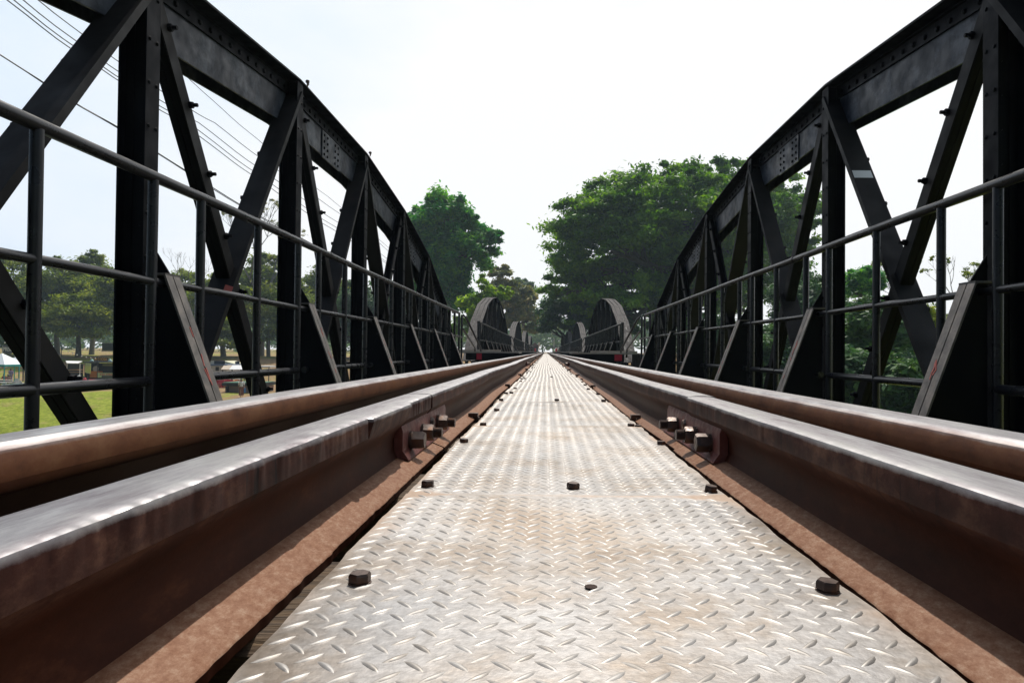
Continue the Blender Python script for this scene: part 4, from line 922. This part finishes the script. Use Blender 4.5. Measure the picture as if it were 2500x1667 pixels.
teal = mat('teal_fabric', (.02, .33, .32), .6); paleblue = mat('pale_blue_canvas', (.42, .74, .82), .6); offw = noisy('off_white_wall', [(.3, (.5, .5, .48)), (.7, (.72, .72, .70))], 1.2, (.6, .8), geo=True)
dark = noisy('dark_stall_paint', [(.3, (.010, .014, .020)), (.7, (.028, .034, .042))], 1.5, (.5, .7), geo=True)
def wb(mb, x0, y0, x1, y1, Y, d, mi=0):
    a = P(x0, y0, Y); c = P(x1, y1, Y); return mb.box(a.x, c.x, Y, Y + d, min(a.z, c.z), max(a.z, c.z), mi)
def text_obj(name, txt, m, parent, x0, y0, x1, y1, Y, bold=.0, shear=0):
    cu = bpy.data.curves.new(name, 'FONT'); cu.body = txt; cu.extrude = .004; cu.offset = bold; cu.shear = shear; tmp = bpy.data.objects.new('t', cu); C.objects.link(tmp)
    bpy.context.view_layer.update(); me = bpy.data.meshes.new_from_object(tmp.evaluated_get(bpy.context.evaluated_depsgraph_get())); bpy.data.objects.remove(tmp)
    n = len(me.vertices); co = np.empty(n * 3, np.float32); me.vertices.foreach_get('co', co); co = co.reshape(-1, 3)
    lo, hi = co.min(0), co.max(0); a = P(x0, y1, Y); c = P(x1, y0, Y); base = np.array(parent_base(parent))
    out = np.empty_like(co); out[:, 0] = a.x + (co[:, 0] - lo[0]) / (hi[0] - lo[0]) * (c.x - a.x); out[:, 2] = a.z + (co[:, 1] - lo[1]) / (hi[1] - lo[1]) * (c.z - a.z); out[:, 1] = Y - .01 - (co[:, 2] - lo[2])
    me.vertices.foreach_set('co', (out - base).astype(np.float32).ravel()); me.materials.clear(); me.materials.append(m); me.update()
    o = bpy.data.objects.new(name, me); C.objects.link(o); o.parent = parent; return o
# tents
def tent(label, cx, ytop, yeave, half, Y):
    c = P(cx, yeave, Y); ap = P(cx, ytop, Y); w = half * Y / F; g = gz(c.x, Y); t = thing('canopy_tent', label, 'tent', (c.x, Y, g), 'canopy tents')
    b = MB(); co = [(c.x - w, Y - w, c.z), (c.x + w, Y - w, c.z), (c.x + w, Y + w, c.z), (c.x - w, Y + w, c.z), (c.x, Y, ap.z)]
    b.add(co, [(0, 1, 4)], 0); b.add(co, [(1, 2, 4), (2, 3, 4)], 0); b.add(co, [(3, 0, 4)], 1); b.build('canopy', [offw2, paleblue], t)
    b = MB(); e = .22
    for (p, q) in ((0, 1), (1, 2), (2, 3), (3, 0)):
        A, B_ = co[p], co[q]; b.add([A, B_, (B_[0], B_[1], B_[2] - e), (A[0], A[1], A[2] - e)], [(0, 1, 2, 3)])
    b.build('valance', teal, t)
    for (x, y, z) in co[:4]:
        b = MB(); b.bar((x * .98 + c.x * .02, y, g - .05), (x * .98 + c.x * .02, y, z), .07, .07, up=(0, 1, 0)); b.build('leg', teal, t)
offw2 = mat('white_canvas', (.74, .78, .80), .6)
tent('White topped canopy tent with teal legs at the far left edge', 4, 862, 889, 34, 72)
tent('Pale blue canopy tent behind the white topped one', 41, 870, 889, 28, 78)
# name board
a = P(5, 862, 82); t = thing('sign_board', 'Dark board with the white word PRISONER above the tents', 'sign', (a.x, 82, gz(a.x, 82)))
b = MB(); wb(b, 6.5, 844, 60, 861.5, 82, .08); b.build('board', navy, t)
b = MB(); wb(b, 5.5, 842.8, 61, 844, 81.98, .12); wb(b, 5.5, 861.5, 61, 862.6, 81.98, .12); wb(b, 5.2, 842.8, 6.5, 862.6, 81.98, .12); b.build('frame', mat('thin_grey_frame', (.35, .38, .38), .5), t)
for x in (9, 55):
    q = P(x, 861, 82); b = MB(); b.box(q.x - .05, q.x + .05, 82.1, 82.2, gz(q.x, 82) - .1, q.z + 1.0); b.build('post', dark, t)
text_obj('lettering', 'PRISONER', white, t, 8, 847.3, 49, 857.2, 82, .012, .0)
a = P(33, 834, 83); t = thing('small_sign', 'Small dark sign with short white word above the larger board', 'sign', (a.x, 83, gz(a.x, 83)))
b = MB(); wb(b, 31.5, 826, 56, 836, 83, .06); b.build('board', navy, t); b = MB(); b.box(a.x + .6, a.x + .68, 83.06, 83.12, gz(a.x, 83), a.z); b.build('post', dark, t)
text_obj('lettering', 'COFFEE', white, t, 33, 828.6, 54, 833.8, 83, .01)
# tables, benches and chairs on the bank
TT = mat('grey_table_top', (.42, .41, .38), .6); TG = mat('green_bench', (.03, .10, .09), .6); CH = mat('white_plastic', (.66, .65, .62), .5)
def table(name, label, x, y, m, group, w=1.7, d=.7):
    g = gz(x, y); t = thing(name, label, 'table', (x, y, g), group)
    b = MB(); b.box(x - w / 2, x + w / 2, y - d / 2, y + d / 2, g + .71, g + .76); b.build('tabletop', m, t)
    for sx in (-1, 1):
        b = MB(); b.bar((x + sx * w * .42, y - d * .4, g - .05), (x + sx * w * .40, y + d * .1, g + .71), .05, .05, up=(1, 0, 0)); b.bar((x + sx * w * .42, y + d * .4, g - .05), (x + sx * w * .40, y - d * .1, g + .71), .05, .05, up=(1, 0, 0)); b.build('leg_frame', m, t)
def bench(label, x, y, m, group, w=1.7):
    g = gz(x, y); t = thing('bench', label, 'bench', (x, y, g), group); b = MB(); b.box(x - w / 2, x + w / 2, y - .15, y + .15, g + .42, g + .46); b.build('seat', m, t)
    for sx in (-1, 1): b = MB(); b.box(x + sx * w * .4 - .03, x + sx * w * .4 + .03, y - .12, y + .12, g - .05, g + .42); b.build('leg', m, t)
def chair(label, x, y, m, group, yaw=0):
    g = gz(x, y); t = thing('chair', label, 'chair', (x, y, g), group)
    b = MB(); b.box(x - .22, x + .22, y - .22, y + .22, g + .42, g + .46); b.build('seat', m, t); b = MB(); b.bar((x, y + .20, g + .45), (x, y + .27, g + .86), .42, .03, up=(0, 1, 0)); b.build('backrest', m, t)
    for sx in (-1, 1):
        for sy in (-1, 1): b = MB(); b.box(x + sx * .2 - .018, x + sx * .2 + .018, y + sy * .2 - .018, y + sy * .2 + .018, g - .03, g + .42); b.build('leg', m, t)
rr = random.Random(12); n = 0
for i, (px, Y) in enumerate([(5, 66), (34, 64), (8, 70), (75, 66), (105, 65), (92, 70), (118, 69)]):
    x = P(px, 930, Y).x; m = (TT, TG, TT)[i % 3]
    table('picnic_table', 'Long grey or green picnic table on the bank in front of the tents', x, Y, m, 'picnic tables by the tents'); bench('Low bench along a picnic table by the tents', x, Y - .75, m, 'benches by the tents')
    for q in range(2): chair('White plastic chair standing among the picnic tables', x + rr.uniform(-1.6, 1.6), Y + rr.uniform(.7, 1.6) * (1 if q else -1.9), CH, 'white chairs by the tents')
# white awning with shelves
a = P(180, 880, 78); g = gz(a.x, 78); t = thing('awning_stall', 'Low stall under a bright white awning, left of the dark food stall', 'stall', (a.x, 78, g))
b = MB(); p0 = P(160, 880.5, 79.5); p1 = P(201, 881.5, 79.5); p2 = P(190, 886.5, 77); p3 = P(163, 886, 77); b.add([p0, p1, p2, p3] + [v - Vector((0, 0, .05)) for v in (p0, p1, p2, p3)], [(0, 1, 2, 3), (4, 5, 6, 7), (0, 1, 5, 4), (1, 2, 6, 5), (2, 3, 7, 6), (3, 0, 4, 7)]); b.build('awning', mat('white_tin', (.8, .79, .74), .5), t)
for x in (163, 194.7): q = P(x, 886, 77.1); b = MB(); b.box(q.x - .03, q.x + .03, 77.1, 77.16, g - .1, q.z); b.build('pole', CH, t)
b = MB(); wb(b, 166, 902, 192, 904, 77.6, 1.0); wb(b, 166, 908, 192, 909.5, 77.6, 1.0); b.build('shelf', mat('plywood', (.35, .2, .1), .7), t)
b = MB(); wb(b, 160, 888, 200, 925, 79.2, .2); b.build('back_wall', dark, t)
# dark food stall
a = P(245, 900, 80); g = gz(a.x, 80); t = thing('food_stall', 'Dark food stall with orange lettering and green domes on its roof', 'stall', (a.x, 80, g))
b = MB(); wb(b, 206, 886, 300, 935, 82.5, .2); wb(b, 206, 886, 210, 935, 80.2, 2.3); wb(b, 296, 886, 300, 935, 80.2, 2.3); b.build('wall', dark, t)
b = MB(); wb(b, 202, 882.5, 302, 886, 79.6, 3.3); b.build('roof', dark, t)
b = MB(); wb(b, 229, 872, 263, 882.3, 80.4, .1); b.build('roof_sign', noisy('amber_board', [(.3, (.05, .02, .005)), (.7, (.12, .05, .01))], 2, geo=True), t)
text_obj('lettering', 'IHD IOSA', mat('orange_letters', (.85, .38, .03), .5), t, 230.5, 873.6, 261.5, 880, 80.4, .015)
for x, w in ((224, 4.6), (268.5, 4.8)):
    q = P(x, 882, 80.6); b = MB(); r = w * 80 / F; b.tube([q, q + Vector((0, 0, r * .5)), q + Vector((0, 0, r * .95)), q + Vector((0, 0, r * 1.15)), q + Vector((0, 0, r * 1.4))], [r, r * .92, r * .5, r * .2, r * .12], 14); b.build('roof_dome', mat('pale_green_paint', (.30, .48, .42), .5), t, smooth=50)
b = MB(); wb(b, 250, 888.5, 279, 893.5, 80.0, .05); b.build('olive_strip', mat('olive_board', (.16, .16, .05), .7), t)
b = MB(); wb(b, 219, 906, 238, 922, 79.4, .9); b.build('counter', mat('orange_wood', (.45, .15, .03), .6), t)
b = MB(); wb(b, 238.5, 910, 282, 922, 79.0, .06); b.build('banner', mat('lime_banner', (.45, .58, .28), .6), t)
text_obj('banner_lettering', 'IHD IOSA', red, t, 244, 912, 274.5, 916, 79.0, .02)
b = MB(); wb(b, 248, 917, 276, 921.2, 78.96, .03); b.build('banner_strip', navy, t)
q = P(233, 900, 79.8); b = MB(); b.tube([q, q + Vector((0, .06, 0))], .33, 18); b.build('round_tray', mat('steel_tray', (.35, .33, .3), .4, .5), t)
a = P(214, 900, 78.5); t = thing('menu_board', 'Tall yellow green menu board leaning beside the food stall', 'sign', (a.x, 78.5, gz(a.x, 78.5))); b = MB(); p = [P(208.5, 886.5, 78.6), P(221.5, 887, 78.6), P(220, 912.5, 78.3), P(206.5, 909, 78.3)]
b.add(p + [v + Vector((0, .06, 0)) for v in p], [(0, 1, 2, 3), (4, 5, 6, 7), (0, 1, 5, 4), (1, 2, 6, 5), (2, 3, 7, 6), (3, 0, 4, 7)]); b.build('board', noisy('yellow_board', [(.35, (.35, .42, .22)), (.6, (.55, .58, .12))], 1.5, geo=True), t)
b = MB(); wb(b, 213, 910, 215, 925, 78.7, .06); b.build('stand', dark, t)
for i, px in enumerate((221, 234, 247)): table('red_table', 'Red table in front of the dark food stall', P(px, 920, 74).x, 74 + i * .3, red, 'red tables by the food stall', 1.1, .6)
def at(px, Y): v = P(px, 900, Y); return (v.x, Y, gz(v.x, Y))
for px, Y, m in ((195.5, 73.5, None), (208.5, 73, None)): chair('Plain chair with a person seated on it by the food stall', P(px, 900, Y).x, Y, dark, 'seats by the food stall')
person('Seated person in a white shirt and pale hat beside the awning stall', at(195.5, 73.5), R(80), 1.62, 'sit', white, denim, hat=white)
person('Seated person dressed in bright red in front of the menu board', at(208.5, 73), R(100), 1.62, 'sit', red, red)
person('Person in red sitting under the white topped tent', at(12, 73), R(170), 1.6, 'sit', red, denim)
person('Person in a pale top and white hat under the white topped tent', at(21, 72.4), R(-160), 1.6, 'sit', pink, brown, hat=white)
person('Standing person in lilac behind the seated ones under the tent', at(27, 74.5), R(175), 1.65, 'stand', purple, purple)
# shops and terrace
a = P(520, 900, 78); g = gz(a.x, 78); t = thing('white_shop', 'Low white shop with two dark windows under a blue corrugated roof edge', 'shop', (a.x, 78, g))
b = MB(); wb(b, 496, 892, 552, 935, 78, 3.5); b.build('wall', offw, t)
for x in (509, 526): b = MB(); wb(b, x, 895.5, x + 8, 905, 77.97, .1); b.build('window', dark, t)
b = MB()
for i in range(24): wb(b, 494 + i * 2.5, 889.5 + (i % 2) * .5, 496.5 + i * 2.5, 893.2, 77.6, 4.2)
b.build('roof', mat('blue_tin', (.12, .17, .26), .5, .3), t)
b = MB(); wb(b, 497, 880.5, 522, 889.4, 78.2, .1); b.build('cream_sign', mat('cream_board', (.6, .56, .45), .6), t)
text_obj('lettering', 'ô u', navy, t, 502, 882.5, 511, 887.5, 78.2, .01)
b = MB(); wb(b, 522.5, 880.5, 548, 889.4, 78.25, .1); b.build('navy_sign', navy, t)
a = P(570, 900, 74); g = gz(a.x, 74); t = thing('roofed_shelter', 'Open shelter with tan and white tin roof right of the white shop', 'shelter', (a.x, 74, g))
for (x0, x1, m) in ((542, 562, mat('tan_tin', (.42, .34, .25), .6)), (562.2, 600, mat('pale_tin', (.66, .66, .66), .5))):
    b = MB(); p = [P(x0 + 5, 891, 78), P(x1 + 5, 891, 78), P(x1 - 3, 901.5, 73.5), P(x0 - 3, 901.5, 73.5)]
    b.add(p + [v - Vector((0, 0, .06)) for v in p], [(0, 1, 2, 3), (4, 5, 6, 7), (0, 1, 5, 4), (1, 2, 6, 5), (2, 3, 7, 6), (3, 0, 4, 7)]); b.build('roof', m, t)
for x in (543, 566, 596): q = P(x, 902, 73.8); b = MB(); b.box(q.x - .05, q.x + .05, 73.8, 73.9, g - .1, q.z + .05); b.build('pole', dark, t)
a = P(570, 885, 82); t = thing('gabled_roof_stall', 'Stall with a pale gabled roof and small dark square sign behind the shelter', 'stall', (a.x, 82, gz(a.x, 82))); b = MB(); p = [P(546, 881, 82), P(575, 889, 82), P(546, 890, 82)]
b.add(p + [v + Vector((0, 3, 0)) for v in p], [(0, 1, 2), (3, 4, 5), (0, 1, 4, 3), (1, 2, 5, 4), (2, 0, 3, 5)]); b.build('roof', mat('pale_yellow_tin', (.55, .53, .36), .6), t)
b = MB(); wb(b, 546, 890, 590, 925, 82.3, 2.5); b.build('wall', dark, t); b = MB(); wb(b, 574, 882, 584, 890, 81.9, .1); b.build('square_sign', navy, t)
a = P(642, 895, 80); t = thing('white_awning', 'Narrow white awning seen beside the second post', 'awning', (a.x, 80, gz(a.x, 80))); b = MB(); wb(b, 628, 893, 660, 897.5, 80, 2); b.build('awning', mat('white_tin2', (.8, .8, .77), .5), t)
for x in (630, 656): q = P(x, 897, 80.1); b = MB(); b.box(q.x - .04, q.x + .04, 80.1, 80.18, gz(q.x, 80) - .1, q.z); b.build('pole', dark, t)
for i, (px, m, lab) in enumerate(((522, red, 'Red terrace table nearest the white shop'), (531, red, 'Second red terrace table beside the white shop'), (545, red, 'Red terrace table next to the yellow one'), (556, mat('yellow_paint', (.75, .45, .03), .5), 'Yellow terrace table between red ones'), (567, red, 'Red terrace table right of the yellow one'))):
    x = P(px, 930, 70).x; table('terrace_table', lab, x, 71 + (i % 2) * .5, m, 'terrace tables', .8, .6)
    for s_ in (-1, 1): chair('Small coloured chair at a terrace table', x + s_ * .45, 70.4 + (i % 2) * .4, m, 'terrace chairs')
a = P(575, 950, 66); g = gz(a.x, 66); t = thing('raised_terrace', 'Dark topped raised terrace with a pink plastered wall beneath', 'terrace', (a.x, 66, g))
b = MB(); wb(b, 541, 935, 640, 942.5, 65.6, 3.5); b.build('deck_edge', dark, t); b = MB(); wb(b, 541, 933.6, 640, 934.9, 65.6, 3.5); b.build('deck_top', mat('green_mat', (.03, .12, .06), .8), t)
b = MB(); wb(b, 553, 942.5, 640, 958.5, 66.2, 2.8); b.build('wall', noisy('pink_plaster', [(.3, (.30, .21, .19)), (.7, (.42, .31, .28))], 1.2, (.8, .9), geo=True), t); b = MB(); wb(b, 550, 942.5, 553.6, 959, 65.8, .4); b.build('pillar', dark, t)
person('Person in a pale top and long brown skirt on the dirt bank', at(590, 61.5), R(-150), 1.62, 'walk', white, brown, skirt=True, bag=blue)
a = P(266, 845, 114); t = thing('storage_container', 'Dark blue container with pale ledges behind the food stall', 'container', (a.x, 114, gz(a.x, 114)))
b = MB(); wb(b, 249, 838, 300, 856, 114, 3); b.build('body', navy, t); b = MB(); wb(b, 248, 836.8, 301, 838, 113.9, 3.2); wb(b, 247, 856, 301, 858.5, 113.8, 3.3); b.build('ledge', mat('pale_concrete', (.45, .44, .43), .8), t)
# hanging bulbs
bulbm = mat('bulb_glass', (.85, .82, .75), .3)
for lab, A, B_, Y, n in (('String of white bulbs sloping down toward the food stall', (150, 848), (238, 873), 77, 8), ('String of white bulbs above the dark name board', (8, 835), (44, 817), 79, 5)):
    a = P(A[0], A[1], Y); c = P(B_[0], B_[1], Y); t = thing('string_lights', lab, 'string lights', tuple(a)); b = MB(); pts = [a.lerp(c, i / 10) - Vector((0, 0, .25 * math.sin(3.14 * i / 10))) for i in range(11)]; b.tube(pts, .015, 4); b.build('cord', M['cable'], t)
    for i in range(n): p = a.lerp(c, (i + .5) / n) - Vector((0, 0, .25 * math.sin(3.14 * (i + .5) / n) + .06)); b = MB(); b.rivet(p, (0, 0, -1), .07, .12, 8); b.rivet(p, (0, 0, 1), .07, .05, 8); b.build('bulb', bulbm, t, smooth=60)
for (x, Y, hh) in ((150, 77, 0), (238, 77, 0)):
    p = P(x, 846 if x < 200 else 871, Y); g = gz(p.x, Y); tag(MB().tube([(p.x, Y, g - .2), (p.x, Y, p.z + .1)], .04, 6).build('light_pole', dark, None, base=(p.x, Y, g)), 'Thin dark pole holding the bulb string, %s' % ('left end' if x < 200 else 'by the food stall'), 'pole')
# far end of the bridge
a = P(1306, 845, 165); t = thing('station_hut', 'Small brown roofed hut at the far end of the track, left', 'hut', (a.x, 165, gz(a.x, 165))); b = MB(); p = [P(1297, 845, 165), P(1317, 845, 165), P(1306, 835.5, 165)]
b.add(p + [v + Vector((0, 4, 0)) for v in p], [(0, 1, 2), (3, 4, 5), (0, 1, 4, 3), (1, 2, 5, 4), (2, 0, 3, 5)]); b.build('roof', mat('brown_tiles', (.10, .06, .05), .8), t); b = MB(); wb(b, 1300, 845, 1314, 858, 165.5, 3); b.build('wall', dark, t)
a = P(1316, 850, 140); t = thing('signal_post', 'White signal board on a short post left of the far track', 'signal', (a.x, 140, gz(a.x, 140))); b = MB(); wb(b, 1315.4, 838, 1316.6, 860, 140, .1); b.build('post', CH, t); b = MB(); wb(b, 1314, 836, 1318.2, 840, 139.9, .1); b.build('upper_board', CH, t); b = MB(); wb(b, 1314.3, 842, 1318.4, 845, 139.9, .1); b.build('lower_board', CH, t)
a = P(1352, 850, 190); t = thing('lamp_post', 'Thin grey lamp post beside the far people', 'lamp post', (a.x, 190, gz(a.x, 190))); b = MB(); wb(b, 1352, 826, 1352.8, 860, 190, .1); b.build('pole', offw, t); b = MB(); wb(b, 1350.6, 825, 1353, 826, 190, .2); b.build('lamp_head', offw, t)
for s_, lab in ((-1, 'left'), (1, 'right')):
    t = thing('red_fence', 'Low red fence at the far end of the bridge, %s side' % lab, 'fence', (s_ * 2.0, 122, -1), 'red fences'); b = MB()
    for y in range(122, 142, 2): b.box(s_ * 2.0 - .05, s_ * 2.0 + .05, y, y + .1, -1, .75)
    b.build('post', M['redpaint'], t); b = MB(); b.box(s_ * 2.0 - .03, s_ * 2.0 + .03, 122, 140, .62, .75); b.box(s_ * 2.0 - .03, s_ * 2.0 + .03, 122, 140, .1, .22); b.build('rail', M['redpaint'], t)
person('Far person in a white shirt walking beside the track on the right', (2.35, 138, -.55), R(170), 1.7, 'walk', white, denim)
person('Far person in a dark top standing beside the white shirted one', (2.75, 131, -.6), R(190), 1.68, 'stand', denim, denim)
# ------------------------------------------------------------------ haze
YF = 420
hb = MB(); hb.box(-600, 600, -60, YF, -12, 60)
hz_m = bpy.data.materials.new('haze'); hz_m.use_nodes = True; t = hz_m.node_tree; t.nodes.clear()
pv = N(t, 'ShaderNodeVolumePrincipled', inp={'Color': (.66, .84, 1.0, 1), 'Density': .00040, 'Anisotropy': .3}); mo = N(t, 'ShaderNodeOutputMaterial'); t.links.new(pv.outputs[0], mo.inputs['Volume'])
HAZE = True
if HAZE:
    ho = hb.build('haze', hz_m); tag(ho, 'Thin bluish haze filling the air over the river', 'haze', None, 'stuff')
